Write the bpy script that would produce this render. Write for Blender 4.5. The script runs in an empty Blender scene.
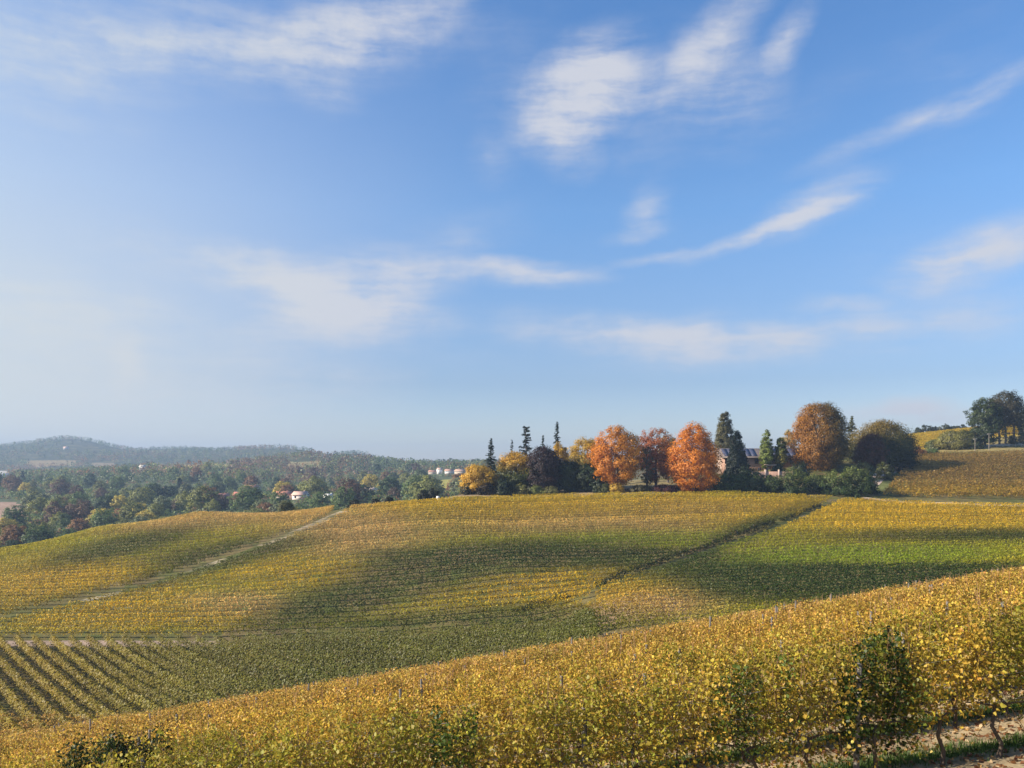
import bpy, math, random
import numpy as np
from mathutils import Vector

R = math.radians
rng = np.random.default_rng(7)
random.seed(7)
S = bpy.context.scene
COL = S.collection

# ------------------------------------------------------------------ camera, sky, sun, exposure
F, HOR = 800.0, 465.0
cam_d = bpy.data.cameras.new('camera')
cam = bpy.data.objects.new('camera', cam_d); COL.objects.link(cam)
cam.location = (0, 0, 0); cam.rotation_euler = (R(90), 0, 0)
cam_d.sensor_width = 36.0; cam_d.lens = F / 1024 * 36.0
cam_d.shift_y = (HOR - 384) / 1024
cam_d.clip_start = 0.1; cam_d.clip_end = 30000
S.camera = cam

SUN_AZ, SUN_EL = -98.0, 27.0          # degrees from +Y (clockwise positive), elevation
sd = bpy.data.lights.new('sun', 'SUN'); sd.energy = 5.0; sd.angle = R(0.5); sd.color = (1.0, 0.885, 0.72)
sun = bpy.data.objects.new('sun', sd); COL.objects.link(sun)
to_sun = Vector((math.sin(R(SUN_AZ)) * math.cos(R(SUN_EL)), math.cos(R(SUN_AZ)) * math.cos(R(SUN_EL)), math.sin(R(SUN_EL))))
sun.rotation_euler = to_sun.to_track_quat('Z', 'Y').to_euler()
S.view_settings.view_transform = 'Standard'; S.view_settings.look = 'None'
S.view_settings.exposure = 1.08; S.view_settings.gamma = 1.0; S.view_settings.use_curve_mapping = False
S.cycles.use_denoising = True
S.cycles.max_bounces = 5; S.cycles.diffuse_bounces = 2; S.cycles.transmission_bounces = 2
S.cycles.volume_bounces = 0; S.cycles.transparent_max_bounces = 4
S.cycles.caustics_reflective = False; S.cycles.caustics_refractive = False

def build_world():
    w = bpy.data.worlds.new('World'); S.world = w; w.use_nodes = True
    nt = w.node_tree; nt.nodes.clear(); N = nt.nodes.new; L = nt.links.new
    out = N('ShaderNodeOutputWorld'); bg = N('ShaderNodeBackground'); bg.inputs[1].default_value = 0.0775
    sky = N('ShaderNodeTexSky'); sky.sky_type = 'NISHITA'; sky.sun_disc = False
    sky.sun_elevation = R(SUN_EL); sky.sun_rotation = R(SUN_AZ)
    sky.air_density = 1.0; sky.dust_density = 0.6; sky.ozone_density = 2.2; sky.altitude = 300
    tc = N('ShaderNodeTexCoord')
    sep = N('ShaderNodeSeparateXYZ'); L(tc.outputs['Generated'], sep.inputs[0])
    at = N('ShaderNodeMath'); at.operation = 'ARCTAN2'; L(sep.outputs[0], at.inputs[0]); L(sep.outputs[1], at.inputs[1])
    asn = N('ShaderNodeMath'); asn.operation = 'ARCSINE'; L(sep.outputs[2], asn.inputs[0])
    ae = N('ShaderNodeCombineXYZ'); L(at.outputs[0], ae.inputs[0]); L(asn.outputs[0], ae.inputs[1])
    # domain warp of the (azimuth, elevation) coordinate
    wn = N('ShaderNodeTexNoise'); wn.inputs['Scale'].default_value = 9.0; wn.inputs['Detail'].default_value = 5.0
    wn.inputs['Roughness'].default_value = 0.6; L(ae.outputs[0], wn.inputs['Vector'])
    ws = N('ShaderNodeVectorMath'); ws.operation = 'MULTIPLY_ADD'
    ws.inputs[1].default_value = (0.05, 0.026, 0); ws.inputs[2].default_value = (-0.025, -0.013, 0); L(wn.outputs['Color'], ws.inputs[0])
    wa = N('ShaderNodeVectorMath'); wa.operation = 'ADD'; L(ae.outputs[0], wa.inputs[0]); L(ws.outputs[0], wa.inputs[1])
    clouds = [  # px, py, half length, half width, tilt (deg, up to the right), strength
        (190, 45, 330, 42, 8, .62), (375, 22, 120, 30, 20, .55), (40, 100, 110, 45, 4, .25),
        (592, 80, 62, 40, 22, .88), (556, 138, 30, 46, 60, .72), (545, 90, 80, 44, 0, .30), (494, 158, 30, 22, 0, .35),
        (690, 58, 46, 24, 40, .34), (735, 15, 65, 22, 35, .50), (792, 34, 36, 16, 40, .62), (730, 85, 60, 34, 10, .36), (660, 100, 110, 60, 0, .28),
        (765, 232, 88, 9, 15, .70), (668, 255, 60, 6, 6, .55), (815, 207, 66, 22, 22, .66), 
        (985, 248, 90, 26, 13, .80), (930, 262, 90, 30, 0, .22),
        (522, 273, 84, 13, -2, .95), (400, 268, 70, 22, -8, .58), (330, 294, 120, 36, -12, .72), (240, 266, 150, 26, -8, .46), (345, 312, 80, 30, 4, .46), (460, 245, 70, 34, 20, .28),
        (615, 333, 200, 20, -5, .62), (690, 345, 120, 30, 3, .50), (900, 326, 170, 30, 4, .50), (836, 303, 50, 9, -3, .42),
        (648, 210, 30, 20, 50, .50), (640, 232, 40, 8, 10, .3), (915, 122, 120, 12, 14, .46), (985, 100, 50, 12, 25, .3), (960, 70, 60, 60, 70, .14), (800, 110, 150, 20, 18, .10),
        (110, 395, 130, 44, 0, .30), (290, 392, 130, 34, 0, .34), (128, 372, 16, 36, 0, .40), (180, 330, 330, 40, -4, .34), (30, 340, 160, 90, 0, .30),
        (922, 413, 48, 16, -4, .85), (862, 414, 50, 15, 0, .55), (980, 418, 50, 10, 0, .3),
        (330, 98, 40, 16, 0, .35),
    ]
    acc = None
    for px, py, hl, hw, tilt, st in clouds:
        a0 = math.atan((px - 512) / F); e0 = math.atan((HOR - py) / F * math.cos(a0))
        m = N('ShaderNodeMapping'); m.vector_type = 'TEXTURE'
        m.inputs['Location'].default_value = (a0, e0, 0); m.inputs['Rotation'].default_value = (0, 0, R(tilt))
        ca = math.cos(a0)
        m.inputs['Scale'].default_value = (hl / F * ca * 1.25, hw / F * ca * 1.35, 1)
        L(wa.outputs[0], m.inputs['Vector'])
        g = N('ShaderNodeTexGradient'); g.gradient_type = 'SPHERICAL'; L(m.outputs[0], g.inputs[0])
        mu = N('ShaderNodeMath'); mu.operation = 'MULTIPLY_ADD'; mu.inputs[1].default_value = st
        L(g.outputs['Fac'], mu.inputs[0])
        if acc is None: mu.inputs[2].default_value = 0.0
        else: L(acc.outputs[0], mu.inputs[2])
        acc = mu
    # wispy texture: noise stretched along the streaks
    st = N('ShaderNodeMapping'); st.inputs['Rotation'].default_value = (0, 0, R(-14)); st.inputs['Scale'].default_value = (2.6, 14.0, 1)
    L(wa.outputs[0], st.inputs['Vector'])
    n1 = N('ShaderNodeTexNoise'); n1.inputs['Scale'].default_value = 3.0; n1.inputs['Detail'].default_value = 9.0; n1.inputs['Roughness'].default_value = 0.58
    L(st.outputs[0], n1.inputs['Vector'])
    n2 = N('ShaderNodeTexNoise'); n2.inputs['Scale'].default_value = 10.0; n2.inputs['Detail'].default_value = 8.0; n2.inputs['Roughness'].default_value = 0.6
    L(ae.outputs[0], n2.inputs['Vector'])
    nm = N('ShaderNodeMath'); nm.operation = 'ADD'; L(n1.outputs['Fac'], nm.inputs[0]); L(n2.outputs['Fac'], nm.inputs[1])
    mr = N('ShaderNodeMapRange'); mr.inputs['From Min'].default_value = 0.64; mr.inputs['From Max'].default_value = 1.34
    mr.inputs['To Min'].default_value = 0.25; mr.inputs['To Max'].default_value = 1.85
    st3 = N('ShaderNodeMapping'); st3.inputs['Rotation'].default_value = (0, 0, R(-24)); st3.inputs['Scale'].default_value = (7.0, 46.0, 1)
    L(wa.outputs[0], st3.inputs['Vector'])
    n3 = N('ShaderNodeTexNoise'); n3.inputs['Scale'].default_value = 2.6; n3.inputs['Detail'].default_value = 8.0; n3.inputs['Roughness'].default_value = 0.65
    L(st3.outputs[0], n3.inputs['Vector'])
    nx = N('ShaderNodeMath'); nx.operation = 'MULTIPLY_ADD'; nx.inputs[1].default_value = 0.32; L(n3.outputs['Fac'], nx.inputs[0]); L(nm.outputs[0], nx.inputs[2])
    nz = N('ShaderNodeMath'); nz.operation = 'SUBTRACT'; nz.inputs[1].default_value = 0.16; L(nx.outputs[0], nz.inputs[0])
    L(nz.outputs[0], mr.inputs['Value'])
    veil = N('ShaderNodeMath'); veil.operation = 'ADD'; veil.inputs[1].default_value = 0.06; L(acc.outputs[0], veil.inputs[0])
    dens = N('ShaderNodeMath'); dens.operation = 'MULTIPLY'; L(veil.outputs[0], dens.inputs[0]); L(mr.outputs[0], dens.inputs[1])
    cl = N('ShaderNodeMapRange'); cl.interpolation_type = 'SMOOTHSTEP'
    cl.inputs['From Min'].default_value = 0.0; cl.inputs['From Max'].default_value = 1.25; cl.inputs['To Max'].default_value = 0.92
    L(dens.outputs[0], cl.inputs['Value'])
    # smooth milky veil towards the sun side and low down
    va = N('ShaderNodeMapRange'); va.interpolation_type = 'SMOOTHSTEP'; va.inputs['From Min'].default_value = 0.12; va.inputs['From Max'].default_value = -0.72; L(at.outputs[0], va.inputs['Value'])
    ve = N('ShaderNodeMapRange'); ve.interpolation_type = 'SMOOTHSTEP'; ve.inputs['From Min'].default_value = 0.60; ve.inputs['From Max'].default_value = 0.04
    ve.inputs['To Min'].default_value = 0.12; ve.inputs['To Max'].default_value = 0.92; L(asn.outputs[0], ve.inputs['Value'])
    vp = N('ShaderNodeMath'); vp.operation = 'MULTIPLY'; L(va.outputs[0], vp.inputs[0]); L(ve.outputs[0], vp.inputs[1])
    vl = N('ShaderNodeMapRange'); vl.inputs['From Min'].default_value = 0.30; vl.inputs['From Max'].default_value = 0.0; vl.inputs['To Max'].default_value = 0.22; L(asn.outputs[0], vl.inputs['Value'])
    vs = N('ShaderNodeMath'); vs.operation = 'MAXIMUM'; L(vp.outputs[0], vs.inputs[0]); L(vl.outputs[0], vs.inputs[1])
    i1 = N('ShaderNodeMath'); i1.operation = 'SUBTRACT'; i1.inputs[0].default_value = 1.0; L(vs.outputs[0], i1.inputs[1])
    i2 = N('ShaderNodeMath'); i2.operation = 'SUBTRACT'; i2.inputs[0].default_value = 1.0; L(cl.outputs[0], i2.inputs[1])
    i3 = N('ShaderNodeMath'); i3.operation = 'MULTIPLY'; L(i1.outputs[0], i3.inputs[0]); L(i2.outputs[0], i3.inputs[1])
    i4 = N('ShaderNodeMath'); i4.operation = 'SUBTRACT'; i4.inputs[0].default_value = 1.0; L(i3.outputs[0], i4.inputs[1])
    # saturate the clear sky a little, then lay the cloud over it
    hs = N('ShaderNodeHueSaturation'); hs.inputs['Saturation'].default_value = 1.0
    rp = N('ShaderNodeValToRGB'); L(sep.outputs[2], rp.inputs[0]); e = rp.color_ramp.elements
    e[0].position = 0.0; e[0].color = (.98, .96, 1.06, 1); e[1].position = 0.55; e[1].color = (.62, 1.0, 1.34, 1)
    k = e.new(0.10); k.color = (.60, .70, .88, 1); k = e.new(0.30); k.color = (.78, 1.03, 1.24, 1)
    tn = N('ShaderNodeMix'); tn.data_type = 'RGBA'; tn.blend_type = 'MULTIPLY'; tn.inputs['Factor'].default_value = 1.0
    L(sky.outputs[0], tn.inputs['A']); L(rp.outputs[0], tn.inputs['B']); L(tn.outputs['Result'], hs.inputs['Color'])
    mx = N('ShaderNodeMix'); mx.data_type = 'RGBA'
    L(i4.outputs[0], mx.inputs['Factor']); L(hs.outputs[0], mx.inputs['A']); 
    wm = N('ShaderNodeMapRange'); wm.inputs['From Min'].default_value = -0.15; wm.inputs['From Max'].default_value = -0.65; L(at.outputs[0], wm.inputs['Value'])
    cc = N('ShaderNodeMix'); cc.data_type = 'RGBA'; L(wm.outputs[0], cc.inputs['Factor'])
    cc.inputs['A'].default_value = (4.1, 4.2, 4.6, 1); cc.inputs['B'].default_value = (4.4, 4.6, 4.55, 1); L(cc.outputs['Result'], mx.inputs['B'])
    L(mx.outputs['Result'], bg.inputs[0]); L(bg.outputs[0], out.inputs[0])
build_world()

# ------------------------------------------------------------------ helpers
def tag(o, label=None, cat=None, group=None, kind=None):
    if label: o['label'] = label
    if cat: o['category'] = cat
    if group: o['group'] = group
    if kind: o['kind'] = kind
    return o

def empty(name, loc=(0, 0, 0), rz=0.0):
    o = bpy.data.objects.new(name, None); COL.objects.link(o); o.location = loc; o.rotation_euler = (0, 0, rz)
    o.empty_display_size = 0.2
    return o

def vnoise(x, y, seed=0):
    """value noise in 0..1 on arrays"""
    xi = np.floor(x).astype(np.int64); yi = np.floor(y).astype(np.int64)
    fx = x - xi; fy = y - yi; fx = fx * fx * (3 - 2 * fx); fy = fy * fy * (3 - 2 * fy)
    def h(a, b):
        n = (a * 374761393 + b * 668265263 + seed * 1442695041) & 0xffffffff
        n = ((n ^ (n >> 13)) * 1274126177) & 0xffffffff
        return ((n ^ (n >> 16)) & 0xffff) / 65535.0
    return (h(xi, yi) * (1 - fx) + h(xi + 1, yi) * fx) * (1 - fy) + (h(xi, yi + 1) * (1 - fx) + h(xi + 1, yi + 1) * fx) * fy

def fbm(x, y, seed=0, oct=4):
    x = np.asarray(x, float); y = np.asarray(y, float)
    s = 0; a = 0.5; t = 0
    for i in range(oct):
        s = s + a * vnoise(x * 2 ** i, y * 2 ** i, seed + i); t += a; a *= 0.5
    return s / t

class MB:
    """collects polygons (quads and triangles) with a colour per face"""
    def __init__(s): s.v = []; s.f = []; s.c = []; s.n = 0
    def add(s, V, Q, C):
        V = np.asarray(V, np.float32).reshape(-1, 3); Q = np.asarray(Q, np.int32).reshape(-1, 4)
        C = np.asarray(C, np.float32)
        if C.ndim == 1: C = np.tile(C[None, :3], (len(Q), 1))
        s.v.append(V); s.f.append(Q + s.n); s.c.append(C); s.n += len(V)
    def box(s, lo, hi, c=(1, 1, 1)):
        x0, y0, z0 = lo; x1, y1, z1 = hi
        V = [(x0, y0, z0), (x1, y0, z0), (x1, y1, z0), (x0, y1, z0), (x0, y0, z1), (x1, y0, z1), (x1, y1, z1), (x0, y1, z1)]
        s.add(V, [(0, 3, 2, 1), (4, 5, 6, 7), (0, 1, 5, 4), (1, 2, 6, 5), (2, 3, 7, 6), (3, 0, 4, 7)], np.array(c))
    def tube(s, pts, rad, c=(1, 1, 1), n=6):
        pts = [np.array(p, float) for p in pts]; k = len(pts); V = []
        ref = np.array((0.31, 0.95, 0.1))
        for i, p in enumerate(pts):
            d = pts[min(i + 1, k - 1)] - pts[max(i - 1, 0)]; d = d / (np.linalg.norm(d) + 1e-9)
            a = np.cross(d, ref); na = np.linalg.norm(a)
            a = np.cross(d, (1, 0, 0)) if na < 1e-3 else a
            a /= np.linalg.norm(a); b = np.cross(d, a)
            for j in range(n):
                t = 2 * math.pi * j / n
                V.append(p + rad[i] * (a * math.cos(t) + b * math.sin(t)))
        Q = []
        for i in range(k - 1):
            for j in range(n):
                Q.append((i * n + j, i * n + (j + 1) % n, (i + 1) * n + (j + 1) % n, (i + 1) * n + j))
        for base in (0, (k - 1) * n):
            for j in range(1, n - 1, 2):
                Q.append((base, base + j, base + j + 1, base + (j + 2) % n if j + 2 <= n - 1 else base + j + 1))
        s.add(V, Q, np.array(c))
    def build(s, name, mat, parent=None, smooth=False, loc=None):
        V = np.concatenate(s.v); Q = np.concatenate(s.f); C = np.concatenate(s.c)
        me = bpy.data.meshes.new(name)
        tri = Q[:, 2] == Q[:, 3]
        tot = np.where(tri, 3, 4).astype(np.int32)
        start = np.concatenate(([0], np.cumsum(tot)[:-1])).astype(np.int32)
        if tri.any():
            keep = np.ones((len(Q), 4), bool); keep[tri, 3] = False
            li = Q[keep]
        else: li = Q.ravel()
        me.vertices.add(len(V)); me.vertices.foreach_set('co', V.ravel())
        me.loops.add(len(li)); me.loops.foreach_set('vertex_index', li.astype(np.int32))
        me.polygons.add(len(Q)); me.polygons.foreach_set('loop_start', start)
        at = me.attributes.new('Col', 'FLOAT_COLOR', 'FACE')
        at.data.foreach_set('color', np.concatenate((C, np.ones((len(C), 1), np.float32)), 1).astype(np.float32).ravel())
        me.update(calc_edges=True); 
        if smooth: me.polygons.foreach_set('use_smooth', np.ones(len(Q), bool))
        me.materials.append(mat)
        o = bpy.data.objects.new(name, me); COL.objects.link(o)
        if parent: o.parent = parent
        if loc is not None: o.location = loc
        return o

def unit(a): return a / (np.linalg.norm(a, axis=-1, keepdims=True) + 1e-9)

def leaves(mb, P, Nrm, size, C, shaped=False, aspect=1.0, down=0.0):
    """leaf faces at points P facing Nrm; shaped = folded six-cornered leaf, else a bent quad"""
    P = np.asarray(P, float); n = len(P)
    if n == 0: return
    Nrm = unit(np.asarray(Nrm, float)); size = np.broadcast_to(np.asarray(size, float), (n,))[:, None]
    up = rng.normal(size=(n, 3)); up[:, 2] -= down
    a = unit(np.cross(np.cross(Nrm, up), Nrm)); b = np.cross(Nrm, a)
    if shaped:
        f = Nrm * size * (-.05 + .5 * rng.random((n, 1))); b = b * (.45 + .6 * rng.random((n, 1))); f2 = Nrm * size * .25 * rng.normal(size=(n, 1)); q = .12 * rng.normal(size=(n, 4, 1))
        V = np.stack([P - a * size * .38, P + b * size * (.55 + q[:, 0]) - a * size * .34 + f, P + b * size * (.42 + q[:, 1]) + a * size * .2 + f,
                      P + a * size * .55 + f2, P - b * size * (.42 + q[:, 2]) + a * size * .2 + f, P - b * size * (.55 + q[:, 3]) - a * size * .34 + f], 1)
        i = np.arange(n)[:, None] * 6
        Q = np.concatenate((i + np.array([0, 1, 2, 3]), i + np.array([0, 3, 4, 5])), 0)
        C = np.concatenate((C, C), 0)
    else:
        j = 1 + 0.25 * rng.normal(size=(n, 4, 1))
        V = np.stack([P - a * size * .5 * j[:, 0], P + b * size * .5 * aspect * j[:, 1], P + a * size * .5 * j[:, 2], P - b * size * .5 * aspect * j[:, 3]], 1)
        i = np.arange(n)[:, None] * 4
        Q = i + np.array([0, 1, 2, 3])
    mb.add(V.reshape(-1, 3), Q, C)

# ------------------------------------------------------------------ materials
def new_mat(name):
    m = bpy.data.materials.new(name); m.use_nodes = True; m.node_tree.nodes.clear()
    return m, m.node_tree.nodes.new, m.node_tree.links.new

def mat_foliage():
    m, N, L = new_mat('foliage')
    out = N('ShaderNodeOutputMaterial'); at = N('ShaderNodeAttribute'); at.attribute_name = 'Col'
    oi = N('ShaderNodeObjectInfo'); hs = N('ShaderNodeHueSaturation')
    mr = N('ShaderNodeMapRange'); mr.inputs['To Min'].default_value = 0.84; mr.inputs['To Max'].default_value = 1.16
    L(oi.outputs['Random'], mr.inputs['Value']); L(mr.outputs[0], hs.inputs['Value']); L(at.outputs['Color'], hs.inputs['Color'])
    d = N('ShaderNodeBsdfDiffuse'); t = N('ShaderNodeBsdfTranslucent'); g = N('ShaderNodeBsdfGlossy'); g.inputs['Roughness'].default_value = 0.5
    mx = N('ShaderNodeMixShader'); mx.inputs[0].default_value = 0.48
    mg = N('ShaderNodeMixShader'); mg.inputs[0].default_value = 0.02
    for s in (d, t): L(hs.outputs[0], s.inputs['Color'])
    L(d.outputs[0], mx.inputs[1]); L(t.outputs[0], mx.inputs[2]); L(mx.outputs[0], mg.inputs[1]); L(g.outputs[0], mg.inputs[2])
    L(mg.outputs[0], out.inputs[0])
    return m

def mat_col(name, rough=0.85, noise=4.0, amt=0.35, attr=True, color=(.5, .5, .5), bump=0.0, spec=0.3, noise2=None):
    """colour (attribute or fixed) broken up by noise in object space"""
    m, N, L = new_mat(name)
    out = N('ShaderNodeOutputMaterial'); p = N('ShaderNodeBsdfPrincipled'); p.inputs['Roughness'].default_value = rough
    p.inputs['Specular IOR Level'].default_value = spec
    tc = N('ShaderNodeTexCoord'); n = N('ShaderNodeTexNoise'); n.inputs['Scale'].default_value = noise; n.inputs['Detail'].default_value = 6
    n.inputs['Roughness'].default_value = 0.65
    L(tc.outputs['Object'], n.inputs['Vector'])
    mr = N('ShaderNodeMapRange'); mr.inputs['From Min'].default_value = 0.3; mr.inputs['From Max'].default_value = 0.7
    mr.inputs['To Min'].default_value = 1 - amt; mr.inputs['To Max'].default_value = 1 + amt; L(n.outputs['Fac'], mr.inputs['Value'])
    val = mr
    if noise2:
        nb = N('ShaderNodeTexNoise'); nb.inputs['Scale'].default_value = noise2; nb.inputs['Detail'].default_value = 5; L(tc.outputs['Object'], nb.inputs['Vector'])
        mb_ = N('ShaderNodeMapRange'); mb_.inputs['From Min'].default_value = 0.3; mb_.inputs['From Max'].default_value = 0.7
        mb_.inputs['To Min'].default_value = 1 - amt; mb_.inputs['To Max'].default_value = 1 + amt; L(nb.outputs['Fac'], mb_.inputs['Value'])
        val = N('ShaderNodeMath'); val.operation = 'MULTIPLY'; L(mr.outputs[0], val.inputs[0]); L(mb_.outputs[0], val.inputs[1])
    hs = N('ShaderNodeHueSaturation'); L(val.outputs[0], hs.inputs['Value'])
    if attr:
        at = N('ShaderNodeAttribute'); at.attribute_name = 'Col'; L(at.outputs['Color'], hs.inputs['Color'])
    else: hs.inputs['Color'].default_value = (*color, 1)
    L(hs.outputs[0], p.inputs['Base Color'])
    if bump:
        b = N('ShaderNodeBump'); b.inputs['Strength'].default_value = bump; b.inputs['Distance'].default_value = 0.1
        L(n.outputs['Fac'], b.inputs['Height']); L(b.outputs[0], p.inputs['Normal'])
    L(p.outputs[0], out.inputs[0])
    return m

def mat_brick():
    m, N, L = new_mat('brick_wall')
    out = N('ShaderNodeOutputMaterial'); p = N('ShaderNodeBsdfPrincipled'); p.inputs['Roughness'].default_value = 0.9
    tc = N('ShaderNodeTexCoord'); b = N('ShaderNodeTexBrick'); b.inputs['Scale'].default_value = 1.0
    mp = N('ShaderNodeMapping'); mp.inputs['Rotation'].default_value = (R(90), 0, 0); L(tc.outputs['Object'], mp.inputs[0]); L(mp.outputs[0], b.inputs[0])
    b.inputs['Brick Width'].default_value = 0.3; b.inputs['Row Height'].default_value = 0.09; b.inputs['Mortar Size'].default_value = 0.012
    b.inputs['Color1'].default_value = (.40, .20, .13, 1); b.inputs['Color2'].default_value = (.33, .16, .11, 1); b.inputs['Mortar'].default_value = (.42, .36, .30, 1)
    L(b.outputs['Color'], p.inputs['Base Color']); L(p.outputs[0], out.inputs[0])
    return m

def mat_panel():
    m, N, L = new_mat('roof_panels')
    out = N('ShaderNodeOutputMaterial'); p = N('ShaderNodeBsdfPrincipled'); p.inputs['Roughness'].default_value = 0.35
    tc = N('ShaderNodeTexCoord'); b = N('ShaderNodeTexBrick'); b.offset = 0.0; b.inputs['Scale'].default_value = 1.0
    L(tc.outputs['Object'], b.inputs[0])
    b.inputs['Brick Width'].default_value = 1.6; b.inputs['Row Height'].default_value = 1.0; b.inputs['Mortar Size'].default_value = 0.03
    b.inputs['Color1'].default_value = (.045, .05, .085, 1); b.inputs['Color2'].default_value = (.055, .06, .10, 1); b.inputs['Mortar'].default_value = (.2, .2, .23, 1)
    L(b.outputs['Color'], p.inputs['Base Color']); L(p.outputs[0], out.inputs[0])
    return m

M_FOL = mat_foliage()
M_BARK = mat_col('bark', noise=9, amt=.35, bump=.4)
M_WOOD = mat_col('weathered_wood', noise=12, amt=.3)
M_GROUND = mat_col('ground', rough=0.95, noise=2.2, amt=.30, noise2=0.25, bump=.5, spec=.1)
M_TRACK = mat_col('dirt_track', rough=.95, noise=1.3, amt=.25, noise2=9.0, bump=.3, spec=.1)
M_PLAIN = mat_col('painted', noise=1.2, amt=.12)
M_TILE = mat_col('roof_tiles', noise=3.0, amt=.25)
M_BRICK = mat_brick()
M_PANEL = mat_panel()
M_GLASS = mat_col('window_glass', rough=.12, noise=1, amt=.1, spec=.6)
M_METAL = mat_col('wire_metal', rough=.45, noise=5, amt=.1, spec=.5)

# ------------------------------------------------------------------ terrain: heights from (bearing, distance)
CP = [  # px, row, distance
    # valley floor below the lower-left vines
    (-250, 790, 70), (-100, 748, 75), (0, 738, 75), (0, 690, 92), (0, 643, 116), (-150, 643, 116), (100, 643, 116.5), (215, 643, 117), (100, 694, 92), (220, 690, 92), (220, 735, 75), (330, 690, 90),
    (330, 638, 118), (400, 637, 118), (480, 634, 117), (560, 630, 115), (450, 690, 88), (600, 616, 113), (700, 606, 114), (850, 592, 115), (1024, 570, 118), (1270, 545, 120),
    (600, 665, 88), (800, 640, 88), (1024, 628, 85), (1270, 610, 85), (600, 760, 66), (1024, 720, 62), (300, 770, 68),
    # the big hillside
    (-200, 612, 140), (-200, 575, 180), (-200, 560, 205), (0, 600, 142), (0, 572, 170), (0, 554, 196), (100, 603, 140), (100, 560, 175), (100, 532, 208),
    (200, 602, 139), (200, 560, 171), (200, 535, 195), (200, 517, 219), (350, 600, 137), (350, 556, 160), (350, 528, 190), (350, 508, 222),
    (512, 600, 131), (512, 572, 143), (512, 556, 154), (512, 527, 184), (512, 498, 223), (600, 580, 137), (650, 572, 140), (650, 552, 156), (650, 520, 187), (650, 493, 223),
    (760, 560, 146), (760, 525, 178), (760, 495, 222), (830, 548, 153), (830, 525, 176), (850, 503, 210), (950, 545, 152), (950, 523, 178), (950, 503, 208), (1024, 540, 156), (1024, 522, 180), (1024, 504, 207), (1270, 500, 210), (1270, 530, 170),
    # ridge with the trees and the ground behind
    (460, 495, 236), (540, 492, 240), (640, 488, 242), (720, 489, 238), (800, 488, 236), (860, 492, 228), (920, 498, 220), (1024, 499, 217),
    (640, 480, 262), (750, 471, 265), (820, 469, 256), (870, 468, 262), (900, 470, 265), (950, 477, 250), (1024, 479, 250), (900, 458, 300), (960, 455, 300), (1024, 453, 298), (1270, 470, 250), (1270, 445, 300),
    (960, 446, 322), (1024, 441, 330), (1024, 436, 345), (910, 452, 345), (910, 448, 370), (960, 436, 400), (910, 438, 430), (1024, 424, 450), (960, 432, 440), (830, 446, 400), (750, 452, 330), (750, 456, 420), (1270, 405, 460), (1270, 425, 345),
    (1024, 432, 600), (900, 446, 600), (1270, 420, 600), (750, 460, 600),
    (-200, 575, 240), (0, 566, 235), (100, 548, 240), (200, 532, 246), (350, 522, 250), (440, 506, 250), (440, 512, 280), (540, 496, 280), (640, 486, 300), (540, 500, 330), (640, 492, 360),
    # valley with the woods
    (-250, 570, 300), (0, 562, 290), (100, 556, 300), (200, 548, 310), (350, 535, 320), (440, 522, 330), (-250, 540, 380), (0, 538, 380), (120, 536, 380), (240, 524, 390), (350, 510, 400), (440, 506, 420), (540, 500, 450),
    (-250, 518, 480), (0, 516, 480), (120, 514, 490), (240, 503, 500), (350, 499, 500), (440, 494, 540), (540, 488, 600), (-250, 500, 620), (0, 500, 620), (120, 498, 640), (240, 496, 640), (350, 492.5, 640), (440, 485, 680), (540, 480, 700),
    (640, 478, 700), (-250, 484, 850), (0, 485, 850), (120, 482, 860), (240, 480, 860), (350, 481, 870), (440, 475, 880), (560, 472, 900), (750, 466, 900), (900, 462, 900), (1100, 458, 900), (1270, 450, 900),
    (-250, 476, 1150), (0, 476, 1150), (80, 474, 1150), (150, 469, 1180), (210, 464, 1200), (250, 464, 1200), (300, 456.5, 1250), (350, 459, 1250), (400, 465, 1250), (440, 466, 1100), (500, 466, 1200), (650, 464, 1200), (850, 462, 1200), (1270, 455, 1200),
    (-250, 478, 1600), (0, 475, 1600), (80, 474, 1600), (150, 474, 1600), (210, 474, 1600), (300, 472, 1650), (350, 473, 1650), (440, 471, 1500), (600, 468, 1500), (850, 465, 1500), (1270, 460, 1500),
    (-250, 455, 2600), (-80, 449, 2600), (0, 447, 2600), (30, 443, 2600), (75, 439, 2600), (100, 444, 2600), (130, 454, 2700), (160, 449, 2900), (200, 450, 3000), (256, 457, 3000), (295, 449, 2300), (320, 457, 2400), (365, 454, 2400), (390, 464, 2400), (440, 465, 2400), (520, 462, 2600), (640, 460, 2600), (760, 456, 2600), (900, 456, 2600), (1270, 452, 2600),
    (-250, 466, 3800), (0, 466, 3800), (150, 466, 3900), (300, 466, 3800), (450, 468, 3800), (700, 467, 3800), (1000, 466, 3800), (1270, 466, 3800),
]
cp = np.array(CP, float)
def feat(px, D): return np.stack(((px - 512) / F, 0.55 * np.log(D)), -1)
def tker(d2): return 0.5 * d2 * np.log(d2 + 1e-12)
Xc = feat(cp[:, 0], cp[:, 2])
def fit(vals):
    n = len(Xc); K = tker(((Xc[:, None] - Xc[None]) ** 2).sum(-1)) + np.eye(n) * 2e-5
    Pm = np.concatenate((np.ones((n, 1)), Xc), 1)
    A = np.block([[K, Pm], [Pm.T, np.zeros((3, 3))]])
    return np.linalg.solve(A, np.concatenate((vals, np.zeros(3))))
W = fit(cp[:, 1] - HOR)
def rows_tps(px, D):
    X = feat(px, D); sh = X.shape[:-1]; X = X.reshape(-1, 2); outv = np.empty(len(X))
    for i in range(0, len(X), 20000):
        x = X[i:i + 20000]
        outv[i:i + 20000] = tker(((x[:, None] - Xc[None]) ** 2).sum(-1)) @ W[:-3] + W[-3] + x @ W[-2:]
    return outv.reshape(sh)

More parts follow.
